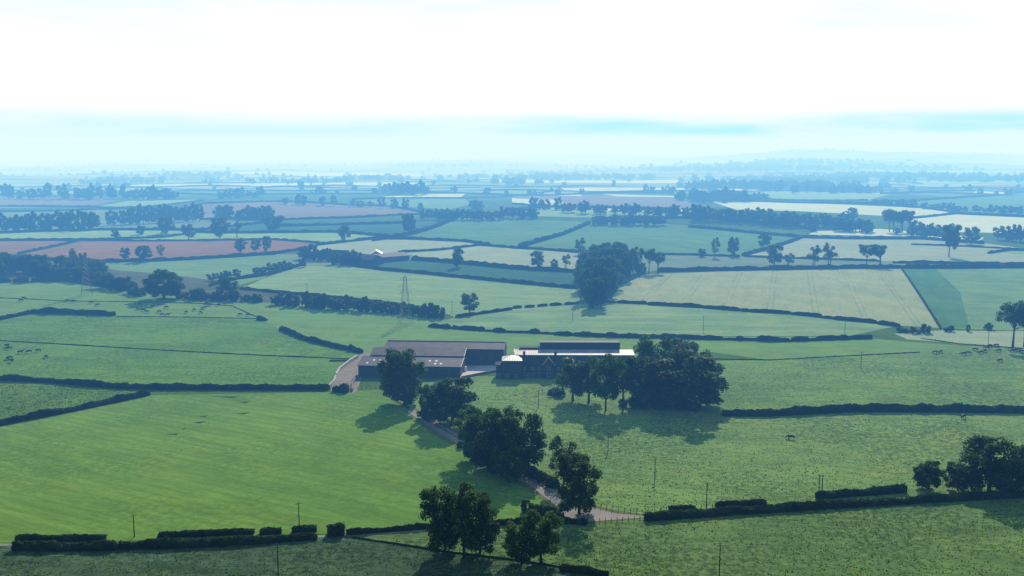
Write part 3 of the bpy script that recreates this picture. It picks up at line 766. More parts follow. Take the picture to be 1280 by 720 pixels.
for pts in [[(640,262),(700,259),(850,267),(890,273)],[(740,273),(890,274),(1000,284),(1020,289)],[(640,255),(720,259),(850,264)],[(886,250),(960,252),(1040,254.5),(1150,259.5),(1192,266)],[(1120,274.5),(1195,267.5),(1300,272.5)],[(950,249),(1085,251)],[(1000,297),(1150,299),(1230,305)],[(1003,297),(985,304),(928,320)],[(860,284),(1003,297)],[(1100,252.5),(1200,247.5),(1290,240)]]:
    hedge(pts, 3.4, 3.0, 'hazy hedge dividing the distant fields behind the green hill', 'distant hedges in the east')
# lane hedges and walls close to the camera
hedge([(20,675),(75,675.3),(132,675)], 1.5, 1.6, 'flat topped hedge, westernmost piece on the upper side of the front lane')
hedge([(198,671.5),(260,669.5),(318,666.5)], 1.5, 1.6, 'flat topped hedge, longer middle piece on the upper side of the front lane')
hedge([(325,667.5),(352,666.8)], 1.5, 1.8, 'short rounded hedge lump beside the roadside pole')
hedge([(365,665.3),(396,663.5)], 1.6, 1.8, 'short hedge lump just east of the roadside pole')
hedge([(409,669),(431,667.5)], 3.0, 3.4, 'dark cube of clipped hedge at the bend of the front lane')
hedge([(17,686.5),(80,687),(145,686.5)], 2.0, 2.2, 'dark hedge on the lower side of the front lane at its western end')
hedge([(148,685),(230,683.5),(300,680),(345,676.5),(396,673)], 1.8, 2.0, 'dark hedge on the lower side of the front lane towards the bend')
hedge([(433,668.5),(480,664.5),(530,660.8),(640,653.5)], 1.3, 1.1, 'thin ragged hedge on the upper side of the front lane east of the bend')
hedge([(806,650.5),(860,646.5),(920,642),(1050,633.5),(1160,627),(1280,620.5),(1400,614)], 2.0, 2.2, 'long dark hedge on the lower side of the lane running east from the junction')
hedge([(836,637.5),(852,637),(868,636.5)], 1.2, 1.4, 'short low hedge by the fence just east of the junction')
hedge([(895,634),(925,632),(957,630.5)], 1.6, 1.6, 'dark low hedge piece on the upper side of the eastern lane')
hedge([(1020,623),(1060,620),(1132,614.5)], 2.0, 2.0, 'ragged hedge piece by the double poles on the eastern lane')
hedge([(650,583),(672,595),(697,609)], 2.0, 2.0, 'dark hedge beside the lane between the clump and the junction')
hedge([(625,656.5),(680,652),(734,655.5)], 1.6, 1.2, 'dark low hedge at the lane corner beneath the junction tree')
hedge([(700,712),(730,716),(760,722)], 1.6, 1.4, 'dark hedge end at the bottom edge of the front pasture')
hedge([(416,489.3),(424,489.8)], 2.4, 2.6, 'hedge stub beside the pale yard wall')
hedge([(424,490),(436,490)], 3.2, 3.4, 'square dark bush at the yard entrance')

# rough field margin lines: thin unclipped grass under fence wires
for pts, lb in [([(145,396),(240,396.6),(325,398.5)],'thin rough fence line below the upper herd'),
            ([(-60,371),(0,372.5),(80,376.5),(250,379.5),(290,382.5),(325,398)],'long thin fence line above the upper herd'),
            ([(-60,420),(0,426),(120,433),(300,443),(440,449)],'faint fence line across the hedged western pasture'),
            ([(890,449),(960,450.3),(1060,445),(1150,440.5)],'faint fence line crossing the pasture east of the grove'),
            ([(1150,423),(1200,430),(1290,436.5)],'thin fence line under the cream field by the cattle'),
            ([(440,672),(500,681),(565,691),(640,700),(700,709)],'thin fence line slanting across the front pasture')]:
    hedge(pts, .38, .35, lb, None, 3, 'fence', 'fence', 'hedge')

# ------------------------------------------------------------------ distant hedgerows and woods that read as one mass in the haze
vs, fs = [], []
rg = random.Random(5)
def far_tree(x, y, h, w, n=34):
    z = hgt(x, y)
    for _ in range(n):
        d = Vector((rg.gauss(0, 1), rg.gauss(0, 1), rg.gauss(0, 1))).normalized() * (rg.random() ** .4)
        quad(vs, fs, Vector((x + d.x * w / 2, y + d.y * w / 2, z + h * .5 + d.z * h * .5)), Vector((rg.uniform(-.5, .5), -1, rg.uniform(-.3, .8))).normalized(), w * rg.uniform(.12, .24), rg)
for L in FAR_LINES:
    for a, b in zip(L, L[1:]):
        a, b = Vector(a), Vector(b); ln = (b - a).length
        n = max(2, int(ln / 60))
        for i in range(n):
            p, q = a.lerp(b, i / n), a.lerp(b, (i + 1) / n)
            hh = 3.4 * rg.uniform(.6, 1.3); k = len(vs)
            zp, zq = hgt(p.x, p.y), hgt(q.x, q.y)
            e = Vector((1.5, 1.5))
            vs += [Vector((p.x, p.y - 1.5, zp - 1)), Vector((q.x, q.y - 1.5, zq - 1)), Vector((q.x, q.y, zq + hh)), Vector((p.x, p.y, zp + hh)), Vector((p.x, p.y + 1.5, zp - 1)), Vector((q.x, q.y + 1.5, zq - 1))]
            fs += [(k, k + 1, k + 2, k + 3), (k + 3, k + 2, k + 5, k + 4)]
        dens = .22 if rg.random() < .6 else 1.0
        for _ in range(int(ln / 55 * dens)):
            p = a.lerp(b, rg.random()); s = rg.uniform(9, 19)
            far_tree(p.x, p.y, s, s * rg.uniform(.7, 1.1))
tag(mesh_obj('distant_hedgerows', vs, fs, M['hedge']), 'hazy hedgerow trees and hedges netting the far plain', None, None, 'stuff')
vs, fs = [], []
for px, py, wpx, n, hm in [(1000,204,110,110,17),(940,208,90,60,17),(1060,209,110,80,17),(900,213,90,60,17),(1150,212,110,70,17),(720,224,150,90,18),(690,219,90,50,16),(960,236,150,120,20),(1000,228,200,120,20),(900,250,60,40,18),(985,212,140,110,22),(1120,222,190,130,18),(1230,226,120,70,16),(560,208,110,60,16),(470,224,60,40,16),(250,221,90,60,18),(40,214,110,60,16),(150,228,80,45,16),(600,222,70,35,14),(380,228,110,40,14),(845,213,110,60,16),(640,230,60,30,16),(1060,240,90,50,16),(760,208,120,50,16)]:
    for _ in range(n):
        p = G(px + rg.gauss(0, .33) * wpx, py + rg.gauss(0, .9))
        far_tree(p.x + rg.uniform(-40, 40), p.y + rg.uniform(-40, 60), hm * rg.uniform(.7, 1.25), hm * rg.uniform(.9, 1.5), 26)
tag(mesh_obj('distant_woodland', vs, fs, M['hedge']), 'blue hazy woods on the far plain and hills', None, None, 'stuff')

# ------------------------------------------------------------------ grass tussocks (uncountable)
vs, fs = [], []
rg = random.Random(9)
def tussocks(poly, n, smin, smax, clump=.3):
    xs = [p[0] for p in poly]; yy = [p[1] for p in poly]
    made = 0
    while made < n:
        x, y = rg.uniform(min(xs), max(xs)), rg.uniform(min(yy), max(yy))
        if not in_poly(x, y, poly): continue
        p = G(x, y)
        if mnoise.noise(Vector((p.x * .03, p.y * .03, 2))) < rg.uniform(-.6, clump) - .25: continue
        made += 1
        s = rg.uniform(smin, smax); t0 = rg.uniform(0, 3.14)
        for k in range(3):
            t = t0 + k * 1.05 + rg.uniform(-.3, .3); a = Vector((math.cos(t), math.sin(t), 0)); b = Vector((-a.y, a.x, 0)) * rg.uniform(-.25, .25)
            i = len(vs); h = s * rg.uniform(.5, .85); q = Vector((p.x, p.y, p.z - .04))
            vs.extend([q - a * s * .5, q + a * s * .5, q + a * s * .35 * rg.uniform(.6, 1.3) + b * s + Vector((0, 0, h)), q - a * s * .35 * rg.uniform(.6, 1.3) + b * s + Vector((0, 0, h * rg.uniform(.6, 1)))])
            fs.append((i, i + 1, i + 2, i + 3))
tussocks([(-60,688),(150,690),(300,685),(440,676),(690,668),(800,652),(1050,636),(1330,622),(1330,735),(-60,735)], 9000, .15, .42)
tussocks([(600,490),(690,478),(905,524),(1068,518),(1330,520),(1330,608),(1050,622),(800,640),(740,630),(640,570),(560,528)], 7000, .15, .42)
tussocks([(880,452),(1150,445),(1330,445),(1330,510),(1068,506),(910,512)], 2500, .18, .42)
tussocks([(-60,478),(0,480),(180,489),(0,524),(-60,536)], 1000, .25, .6)
tussocks([(-60,440),(400,458),(400,480),(150,480),(-60,468)], 1000, .2, .4)
tag(mesh_obj('grass_tussocks', vs, fs, M['tussock']), 'dark rough grass tussocks over the grazed pastures', None, None, 'stuff')

# ------------------------------------------------------------------ cattle
def cow_mesh(grazing):
    me = bpy.data.meshes.new('cow_skeleton'); bm = bmesh.new()
    J = [(-.80, 0, 1.12, .33), (-.1, 0, 1.04, .40), (.55, 0, 1.08, .35), (.92, 0, 1.18 if not grazing else .98, .20)]
    head = [(1.22, 0, 1.45, .15), (1.58, 0, 1.30, .11)] if not grazing else [(1.28, 0, .55, .15), (1.46, 0, .22, .10)]
    V, rad = [], []
    def v(p):
        V.append(bm.verts.new(p[:3])); rad.append(p[3]); return V[-1]
    sp = [v(p) for p in J]
    for a, b in zip(sp, sp[1:]): bm.edges.new((a, b))
    h = [v(p) for p in head]; bm.edges.new((sp[-1], h[0])); bm.edges.new((h[0], h[1]))
    for s in (-1, 1):
        e = v((head[0][0] - .08, s * .26, head[0][2] + .08, .05)); bm.edges.new((h[0], e))
        a, b, c = v((-.88, s * .2, .82, .15)), v((-.98, s * .22, .45, .07)), v((-.86, s * .22, .04, .065))
        bm.edges.new((sp[0], a)); bm.edges.new((a, b)); bm.edges.new((b, c))
        a, b, c = v((.52, s * .19, .75, .12)), v((.55, s * .2, .4, .075)), v((.52, s * .2, .04, .065))
        bm.edges.new((sp[2], a)); bm.edges.new((a, b)); bm.edges.new((b, c))
    t1, t2 = v((-1.14, 0, 1.15, .05)), v((-1.2, 0, .55, .035)); bm.edges.new((sp[0], t1)); bm.edges.new((t1, t2))
    bm.to_mesh(me); bm.free()
    o = bpy.data.objects.new('cow_skeleton', me); COL.objects.link(o)
    sk = o.modifiers.new('skin', 'SKIN'); sb = o.modifiers.new('sub', 'SUBSURF'); sb.levels = 1; sb.render_levels = 1
    for i, r in enumerate(rad): me.skin_vertices[0].data[i].radius = (r, r)
    me.skin_vertices[0].data[0].use_root = True
    dg = bpy.context.evaluated_depsgraph_get(); dg.update()
    out = bpy.data.meshes.new_from_object(o.evaluated_get(dg)); out.name = 'cow'
    bpy.data.objects.remove(o)
    out.polygons.foreach_set('use_smooth', [True] * len(out.polygons))
    return out
COWS = []
for g_ in (True, False):
    a = cow_mesh(g_)
    a.materials.clear(); a.materials.append(M['cow']); COWS.append(a)
    b = a.copy(); b.materials.clear(); b.materials.append(M['cow_brown']); COWS.append(b)
def herd(pts, label, group, k=1.25):
    for px, py in pts:
        g = G(px, py)
        o = bpy.data.objects.new('cow', rnd.choice([COWS[0], COWS[0], COWS[2], COWS[1]])); COL.objects.link(o)
        o.location = (g.x, g.y, g.z); o.rotation_euler = (0, 0, rnd.choice([0, math.pi]) + rnd.uniform(-.8, .8)); o.scale = (k,) * 3
        tag(o, label, 'cow', group)
herd([(26,377),(30,374),(84,377),(92,378),(114,379.5),(122,382.5),(172,387.5),(179,389),(184,391),(175,381.5),(191,384.5),(199,382.5),(208,385.5),(199,391),(203,395),(210,395),(233,391.5),(243,388.5),(253,386.5),(256,386),(258,380.5),(262,382.5),(273,382.5),(251,392),(300,394.5),(310,395)],
     'dark cow grazing in the herd below the western hillside wood', 'cattle below the western hillside')
herd([(9,434),(11,437),(12,449),(15,453),(10,450),(26,442),(36,441.5),(48,440),(58,447.5)], 'dark cow grazing at the western edge of the hedged pasture', 'cattle at the western edge')
herd([(1169,442),(1176,441),(1204,444),(1210,443),(1219,438.5),(1226,442),(1231,440),(1233,436.5),(1237,434),(1245,433.5),(1248,440),(1262,437.5),(1266,440),(1272,439),(1276,441),(1250,452)],
     'dark cow standing under the tall trees by the cream field', 'cattle by the cream field')
herd([(988,549),(1204,523)], 'lone dark animal standing far out on the open eastern pasture', 'lone cattle on the eastern pasture')

# ------------------------------------------------------------------ poles, pylons, fence posts
def pole(px, py, hpx, label, double=False, arm=True):
    g = G(px, py); H = hpx * mpp(g)
    o = empty('telegraph_pole', (g.x, g.y, g.z), rnd.uniform(-.3, .3), label, 'pole')
    xs = (-.45, .45) if double else (0,)
    for x in xs:
        m = MB(); m.tube([(x, 0, -.5), (x, 0, H)], [.15, .10], 8); m.obj('post', M['pole'], o)
    if arm:
        m = MB(); m.box(-.85 - (.4 if double else 0), .85 + (.4 if double else 0), -.19, -.11, H - .42, H - .32); m.obj('crossarm', M['pole'], o)
        for x in (-.75, 0, .75):
            m = MB(); m.tube([(x, -.155, H - .319), (x, -.155, H - .12)], [.06, .05], 6); m.obj('insulator', M['white'], o)
for a in [(168,671.5,30,'telegraph pole beside the flat topped hedges of the front lane'),(374,657.5,31,'telegraph pole rising behind the short hedge lumps'),
          (348,724,44,'telegraph pole in the front pasture cut by the bottom edge below the lane bend'),(899,722,44,'telegraph pole in the front pasture cut by the bottom edge east of the junction'),
          (760,564,25,'telegraph pole in the pasture just below the grove shadow'),(818.5,599,27,'telegraph pole in the middle of the eastern pasture'),
          (883,634,32,'telegraph pole beside the eastern lane near the low hedge'),(673,509,22,'telegraph pole in front of the farmhouse'),
          (716,400,18,'thin pole at the low end of the dense wood'),(879,412,18,'thin pole in the striped field above the grove'),
          (1056,417,17,'thin pole near the eastern end of the striped field'),(1076,461,22,'thin pole standing in the pasture by the faint fence line'),
          (1235,433,22,'pole above the cattle beside the small bushy tree'),(565,392,16,'thin pole just west of the single round tree'),(384,367,13,'thin pole on the pale crop above the thick hedgerow')]:
    pole(*a)
pole(1025.5, 616, 24, 'pair of joined poles at the ragged hedge on the eastern lane', True)

def pylon(px, py, hpx, label):
    g = G(px, py); H = hpx * mpp(g); b = H * .115
    o = empty('pylon', (g.x, g.y, g.z), .35, label, 'pylon')
    r = .08
    wid = lambda t: b * (1 - t) ** 1.25 * .86 + .75
    for sx in (-1, 1):
        for sy in (-1, 1):
            m = MB(); m.tube([(sx * wid(t), sy * wid(t), H * t * .95 - .3) for t in (0, .25, .5, .75, 1)], [r] * 5, 4); m.obj('leg', M['steel'], o)
    m = MB(); N = 9
    for i in range(N):
        t0, t1 = 1 - (1 - i / N) ** 1.15, 1 - (1 - (i + 1) / N) ** 1.15
        for s in (-1, 1):
            a, c = wid(t0), wid(t1); z0, z1 = H * .95 * t0, H * .95 * t1
            m.bar((-a, s * a, z0), (c, s * c, z1), r * .6); m.bar((a, s * a, z0), (-c, s * c, z1), r * .6)
            m.bar((s * a, -a, z0), (s * c, c, z1), r * .6); m.bar((s * a, a, z0), (s * c, -c, z1), r * .6)
            m.bar((-c, s * c, z1), (c, s * c, z1), r * .6)
    m.obj('lattice', M['steel'], o)
    for f, w in ((.62, 3.6), (.75, 4.6), (.88, 3.4)):
        m = MB()
        for s in (-1, 1):
            m.bar((-w, 0, H * f), (w, 0, H * f), r * .7)
            m.bar((s * w, 0, H * f), (s * .8, .6, H * f + 1.5), r * .5); m.bar((s * w, 0, H * f), (s * .8, -.6, H * f + 1.5), r * .5)
        m.obj('crossarm', M['steel'], o)
    m = MB(); m.tube([(0, 0, H * .94), (0, 0, H * 1.0)], [r, r * .5], 4); m.obj('peak', M['steel'], o)
pylon(507, 404, 62, 'steel lattice pylon rising above the thick hedgerow and the barns')
pylon(108.5, 369, 53, 'steel lattice pylon on the western hillside above the herd')

def posts(pts, n, label, group):
    L = [G(*p) for p in pts]
    seg = [(b - a).length for a, b in zip(L, L[1:])]; tot = sum(seg)
    for i in range(n):
        d = tot * i / (n - 1); k = 0
        while k < len(seg) - 1 and d > seg[k]: d -= seg[k]; k += 1
        p = L[k].lerp(L[k + 1], d / seg[k])
        m = MB(); m.tube([(0, 0, -.3), (0, 0, 1.25)], [.09, .08], 6)
        o = m.obj('fence_post', M['pole']); o.location = (p.x, p.y, hgt(p.x, p.y)); tag(o, label, 'fence post', group)
posts([(738,632),(762,638),(802,642),(840,639),(905,634)], 24, 'wooden fence post along the lane junction', 'fence posts at the junction')
posts([(735,654),(800,650)], 10, 'wooden fence post on the lower side of the junction', 'fence posts below the junction')
posts([(436,487),(455,486.5),(480,486)], 9, 'wooden fence post in front of the long barn', 'fence posts below the barn')

# ------------------------------------------------------------------ buildings
def frame(px0, py0, px1, py1):
    """origin at the first point, x axis towards the second, length between them"""
    a, b = G(px0, py0), G(px1, py1)
    d = b - a
    return Vector((a.x, a.y, min(a.z, b.z))), math.atan2(d.y, d.x), math.hypot(d.x, d.y)

def slab(name, pts, th, mat, parent):
    """a thin roof plane of thickness th over a quad or triangle"""
    p = [Vector(q) for q in pts]; n = len(p)
    nm = (p[1] - p[0]).cross(p[2] - p[0]).normalized()
    if nm.z < 0: nm = -nm
    vs = p + [q - nm * th for q in p]
    fs = [tuple(range(n)), tuple(range(2 * n - 1, n - 1, -1))] + [(i, n + i, n + (i + 1) % n, (i + 1) % n) for i in range(n)]
    return mesh_obj(name, vs, fs, mat, parent)

def hollow_walls(parent, x0, x1, y0, y1, z_front, z_back, mat, peak=None, base=-.6):
    """four walls as parts; gable walls rise to peak=(y, z) when given"""
    t = .22
    m = MB(); m.box(x0, x1, y0, y0 + t, base, z_front); m.obj('wall', mat, parent)
    m = MB(); m.box(x0, x1, y1 - t, y1, base, z_back); m.obj('wall', mat, parent)
    for xa, xb in ((x0, x0 + t), (x1 - t, x1)):
        prof = [(y0 + t, base), (y1 - t, base), (y1 - t, z_back)] + ([(peak[0], peak[1])] if peak else []) + [(y0 + t, z_front)]
        n = len(prof)
        vs = [(xa, y, z) for y, z in prof] + [(xb, y, z) for y, z in prof]
        fs = [tuple(range(n))[::-1], tuple(range(n, 2 * n))] + [(i, (i + 1) % n, n + (i + 1) % n, n + i) for i in range(n)]
        mesh_obj('wall', vs, fs, mat, parent)

def opening(parent, x0, x1, y, z0, z1, kind='window', frame_mat='white', pane_mat='pane'):
    """a window (frame > pane) or door set 3 cm proud of a front wall at depth y"""
    m = MB(); t = .09
    for a in ((x0, x1, z0, z0 + t), (x0, x1, z1 - t, z1), (x0, x0 + t, z0 + t, z1 - t), (x1 - t, x1, z0 + t, z1 - t)):
        m.box(a[0], a[1], y - .06, y - .003, a[2], a[3])
    f = m.obj(kind, M[frame_mat], parent)
    m = MB(); m.box(x0 + t + .002, x1 - t - .002, y - .03, y - .004, z0 + t + .002, z1 - t - .002); m.obj('pane' if kind == 'window' else 'door_leaf', M[pane_mat], f)
    return f

# --- the long barn, front span with lean-to and two roof tiers
o0, rz, L = frame(448, 471, 575, 472.5)
barn = empty('barn', o0, rz, 'long low barn with a grey sheet roof in two tiers beside the dirt yard', 'barn')
hollow_walls(barn, 0, L, 0, 12.5, 5.4, 7.0, M['cladding'])
hollow_walls(barn, 3.2, L + .02, 12.5 + .01, 27, 7.4, 7.6, M['cladding'], (21, 9.4))
slab('roof', [(-.5, -.6, 5.35), (L + .4, -.6, 5.35), (L + .4, 12.4, 7.1), (-.5, 12.4, 7.1)], .14, M['fibre'], barn)
slab('roof', [(2.7, 12.0, 7.5), (L + .5, 12.0, 7.5), (L + .5, 21, 9.45), (2.7, 21, 9.45)], .14, M['fibre'], barn)
slab('roof', [(2.7, 21.005, 9.45), (L + .5, 21.005, 9.45), (L + .5, 27.2, 7.6), (2.7, 27.2, 7.6)], .14, M['fibre'], barn)
for (ya, za, yb, zb) in ((-.6, 5.36, 12.4, 7.11), (12.0, 7.51, 21, 9.46)):
    m = MB(); m.add([(L + .42, ya, za - .35), (L + .42, yb, zb - .35), (L + .42, yb, zb + .1), (L + .42, ya, za + .1), (L + .6, ya, za - .35), (L + .6, yb, zb - .35), (L + .6, yb, zb + .1), (L + .6, ya, za + .1)],
                    [(0, 1, 2, 3), (7, 6, 5, 4), (0, 4, 5, 1), (1, 5, 6, 2), (2, 6, 7, 3), (3, 7, 4, 0)]); m.obj('bargeboard', M['white'], barn)
for k, x in enumerate((3.0, 5.4, 8.2, 10.8, 31, 34, 36.5)):
    for s in ((2.4, 4.0), (6.0, 7.6)):
        if (k + int(s[0])) % 3 == 0: continue
        z = lambda y: 5.35 + (y + .6) / 13 * 1.75 + .012
        slab('rooflight', [(x, s[0], z(s[0])), (x + .9, s[0], z(s[0])), (x + .9, s[1], z(s[1])), (x, s[1], z(s[1]))], .008, M['white'], barn)
for x in (6, 16, 27, 37): 
    if x + 4.4 < L: opening(barn, x, x + 4.4, 0, -.1, 4.3, 'door', 'steel', 'cladding')

# --- rear span, longer, with the tall dark open front to the east
shed = empty('barn', o0, rz, 'tall rear barn with a dark open front facing the concrete yard', 'barn')
o0b = Vector((0, 0, 0))
X0, X1 = 6.5, L + 17.5
hollow_walls(shed, X0, X1, 27.4, 45, 7.9, 7.9, M['cladding'], (36, 9.4))
slab('roof', [(X0 - .4, 26.9, 7.85), (X1 + .4, 26.9, 7.85), (X1 + .4, 36, 9.55), (X0 - .4, 36, 9.55)], .14, M['fibre'], shed)
slab('roof', [(X0 - .4, 36.005, 9.55), (X1 + .4, 36.005, 9.55), (X1 + .4, 45.5, 7.85), (X0 - .4, 45.5, 7.85)], .14, M['fibre'], shed)
m = MB(); m.box(X0, X1, 35.7, 36.3, 9.48, 9.8)
m.obj('ridge_vent', M['fibre'], shed)
m = MB(); m.box(X1 - .02, X1 + .2, 27.2, 27.5, -.5, 7.8); m.obj('corner_post', M['white'], shed)
for k in range(3):
    opening(shed, L + 1.8 + k * 5.1, L + 6.4 + k * 5.1, 27.4, -.2, 5.5, 'door', 'steel', 'cladding')

# --- pale roofed long shed and tall dark shed behind the farmhouse
o1, rz1, L1 = frame(644, 453.5, 792, 453.5)
ps = empty('shed', o1, rz1, 'long low shed with a pale shining roof behind the farmhouse', 'shed')
hollow_walls(ps, 0, L1, 0, 7.5, 4.0, 4.9, M['stone'])
slab('roof', [(-.4, -.5, 3.98), (L1 + .4, -.5, 3.98), (L1 + .4, 7.7, 4.98), (-.4, 7.7, 4.98)], .12, M['pale_roof'], ps)
for x in (7, 18, 29, 41): opening(ps, x, x + 2.8, 0, 0, 2.6, 'door', 'timber', 'timber')
m = MB(); m.box(-.62, -.42, -.6, 7.9, 3.6, 5.3); m.obj('bargeboard', M['white'], ps)
ts = empty('shed', o1, rz1, 'tall dark clad shed standing behind the pale roofed shed', 'shed')
x0, x1 = L1 * .215, L1 * .90
hollow_walls(ts, x0, x1, 9, 24, 8.2, 6.0, M['cladding'])
slab('roof', [(x0 - .3, 8.6, 8.3), (x1 + .3, 8.6, 8.3), (x1 + .3, 24.4, 6.1), (x0 - .3, 24.4, 6.1)], .14, M['fibre'], ts)
lo = empty('shed', o1, rz1, 'low dark lean-to at the western end of the tall dark shed', 'shed')
hollow_walls(lo, 2.0, x0 - .4, 8.3, 16, 5.7, 5.0, M['cladding'])
slab('roof', [(1.7, 8.0, 5.8), (x0 - .42, 8.0, 5.8), (x0 - .42, 16.3, 5.05), (1.7, 16.3, 5.05)], .12, M['slate'], lo)

# --- the farmhouse
o2, rz2, L2 = frame(650, 472.5, 704, 472.5)
fh = empty('farmhouse', o2, rz2, 'two storey stone farmhouse with slate roof, two chimneys and a central gable', 'farmhouse')
D = 8.6
hollow_walls(fh, 0, L2, 0, D, 5.9, 5.9, M['stone'], (D / 2, 9.3))
slab('roof', [(-.35, -.45, 5.62), (L2 + .35, -.45, 5.62), (L2 + .35, D / 2, 9.5), (-.35, D / 2, 9.5)], .16, M['slate'], fh)
slab('roof', [(-.35, D / 2 + .005, 9.5), (L2 + .35, D / 2 + .005, 9.5), (L2 + .35, D + .45, 5.62), (-.35, D + .45, 5.62)], .16, M['slate'], fh)
for fx in (.07, .8):
    m = MB(); m.box(L2 * fx, L2 * fx + 1.1, D / 2 - .5, D / 2 + .5, 8.6, 10.9); m.box(L2 * fx - .08, L2 * fx + 1.18, D / 2 - .58, D / 2 + .58, 10.9, 11.05)
    ch = m.obj('chimney', M['stone'], fh)
    for q in (.3, .8):
        m = MB(); m.tube([(L2 * fx + q, D / 2, 11.05), (L2 * fx + q, D / 2, 11.5)], [.16, .13], 8); m.obj('chimney_pot', M['bark'], ch)
gx = L2 * .66
m = MB(); m.add([(gx - 2.6, -1.2, -.6), (gx + 2.6, -1.2, -.6), (gx + 2.6, -1.2, 6.2), (gx, -1.2, 9.1), (gx - 2.6, -1.2, 6.2), (gx - 2.6, 3.9, -.6), (gx + 2.6, 3.9, -.6), (gx + 2.6, 3.9, 6.2), (gx, 3.9, 9.1), (gx - 2.6, 3.9, 6.2)],
                [(0, 1, 2, 3, 4), (1, 6, 7, 2), (0, 4, 9, 5), (9, 8, 7, 6, 5)])
m.obj('gable_wall', M['stone'], fh)
slab('roof', [(gx - 3.0, -1.5, 5.95), (gx, -1.5, 9.35), (gx, 3.9, 9.35), (gx - 3.0, 3.9, 5.95)], .14, M['slate'], fh)
slab('roof', [(gx + 3.0, -1.5, 5.95), (gx + .01, -1.5, 9.35), (gx + .01, 3.9, 9.35), (gx + 3.0, 3.9, 5.95)], .14, M['slate'], fh)
for s in (-1, 1):
    m = MB(); a, b = Vector((gx + s * 3.0, -1.56, 5.85)), Vector((gx + s * .02, -1.56, 9.32)); m.add([a, b, b + Vector((0, 0, .28)), a + Vector((0, 0, .28)), a + Vector((0, .055, 0)), b + Vector((0, .055, 0)), b + Vector((0, .055, .28)), a + Vector((0, .055, .28))],
        [(0, 1, 2, 3), (7, 6, 5, 4), (0, 4, 5, 1), (1, 5, 6, 2), (2, 6, 7, 3), (3, 7, 4, 0)]); m.obj('bargeboard', M['white'], fh)
for x in (1.6, 5.2, 8.2, L2 - 2.8):
    for z in (.9, 3.6): opening(fh, x, x + 1.1, 0, z, z + 1.5)
for z in (.9, 3.9): opening(fh, gx - .7, gx + .7, -1.2, z, z + 1.6)
opening(fh, 3.4, 4.4, 0, 0, 2.2, 'door', 'white', 'timber')

def hipped(px0, py0, px1, py1, depth, eave, rise, mat, label, cat='outbuilding', name='outbuilding'):
    o_, r_, l_ = frame(px0, py0, px1, py1)
    e = empty(name, o_, r_, label, cat)
    hollow_walls(e, 0, l_, 0, depth, eave, eave, M['stone'])
    c = [(-.3, -.3, eave), (l_ + .3, -.3, eave), (l_ + .3, depth + .3, eave), (-.3, depth + .3, eave)]
    a = (l_ * .42, depth * .6, eave + rise)
    vs = c + [a]; 
    mesh_obj('roof', vs, [(0, 1, 4), (1, 2, 4), (2, 3, 4), (3, 0, 4), (3, 2, 1, 0)], mat, e)
    for x in (l_ * .2, l_ * .65): opening(e, x, x + 1.1, 0, .9, 2.2)
    opening(e, l_ * .42, l_ * .42 + 1.0, 0, 0, 2.1, 'door', 'timber', 'timber')
    return e
hipped(628, 474, 652, 474, 9.0, 8.4, 1.3, M['bright_roof'], 'square outbuilding with a bright low pitched roof at the western end of the farmhouse')
hipped(705, 473, 717, 473, 6.5, 7.6, 1.4, M['bright_roof'], 'small outbuilding with a bright low pitched roof at the eastern end of the farmhouse')
hipped(620, 473, 628.5, 473, 6.5, 6.2, .5, M['slate'], 'narrow dark slate roofed outbuilding nearest the concrete yard')
hipped(742, 470, 751, 470, 4.0, 5.4, .7, M['bright_roof'], 'tiny hut added for the bright glint between the grove trees')  # hut added only to give the bright glint between the trees

# --- yard walls, tank, feed bale stack
def wall_line(pts, h, w, label, mat='stone_wall', name='stone_wall', cat='wall'):
    L = []
    g = [G(*p) for p in pts]
    for a, b in zip(g, g[1:]):
        n = max(1, int((b - a).length / 1.5)); L += [a.lerp(b, i / n) for i in range(n)]
    L.append(g[-1]); vs, fs = [], []
    for i, p in enumerate(L):
        d = (L[min(i + 1, len(L) - 1)] - L[max(i - 1, 0)]).normalized(); s = Vector((d.y, -d.x, 0)) * w / 2
        z = hgt(p.x, p.y); hh = h + rnd.uniform(-.05, .05)
        for a, c in ((-1.1, -.3), (-1, hh * .9), (-.6, hh), (.6, hh), (1, hh * .9), (1.1, -.3)):
            q = Vector((p.x, p.y, z + c)) + s * a; vs.append(q)
    for i in range(len(L) - 1):
        for k in range(5): fs.append((i * 6 + k, i * 6 + k + 1, (i + 1) * 6 + k + 1, (i + 1) * 6 + k))
    fs += [tuple(range(6)), tuple((len(L) - 1) * 6 + k for k in range(6))[::-1]]
    return tag(mesh_obj(name, vs, fs, M[mat]), label, cat)
wall_line([(447,447),(436,454),(424,463.5),(420,471)], 1.6, .9, 'pale retaining wall sloping down beside the dirt yard', 'concrete')
wall_line([(420,471),(417,478),(410,485)], 1.1, .7, 'low pale wall end between the dirt yard and the long hedge', 'concrete')
wall_line([(577,473),(592,470),(608,467),(622,464.5)], 1.0, .5, 'curved low stone wall edging the concrete yard')
wall_line([(440,489.5),(441,480),(446,472)], 1.4, .6, 'dark low wall at the front corner of the long barn')
def tank(px, py, s, label):
    g = G(px, py); o = empty('storage_tank', (g.x, g.y, g.z), 0, label, 'tank')
    m = MB(); m.tube([(0, 0, .12), (0, 0, .3), (0, 0, 1.8 * s), (0, 0, 2.15 * s), (0, 0, 2.3 * s)], [.95 * s, 1.0 * s, 1.0 * s, .6 * s, .2 * s], 16); m.obj('body', M['white'], o)
    m = MB(); m.box(-.9 * s, .9 * s, -.9 * s, .9 * s, -.3, .118); m.obj('plinth', M['concrete'], o)
    m = MB(); m.tube([(0, 0, 2.3 * s), (0, 0, 2.42 * s)], [.28 * s, .28 * s], 10); m.obj('lid', M['pole'], o)
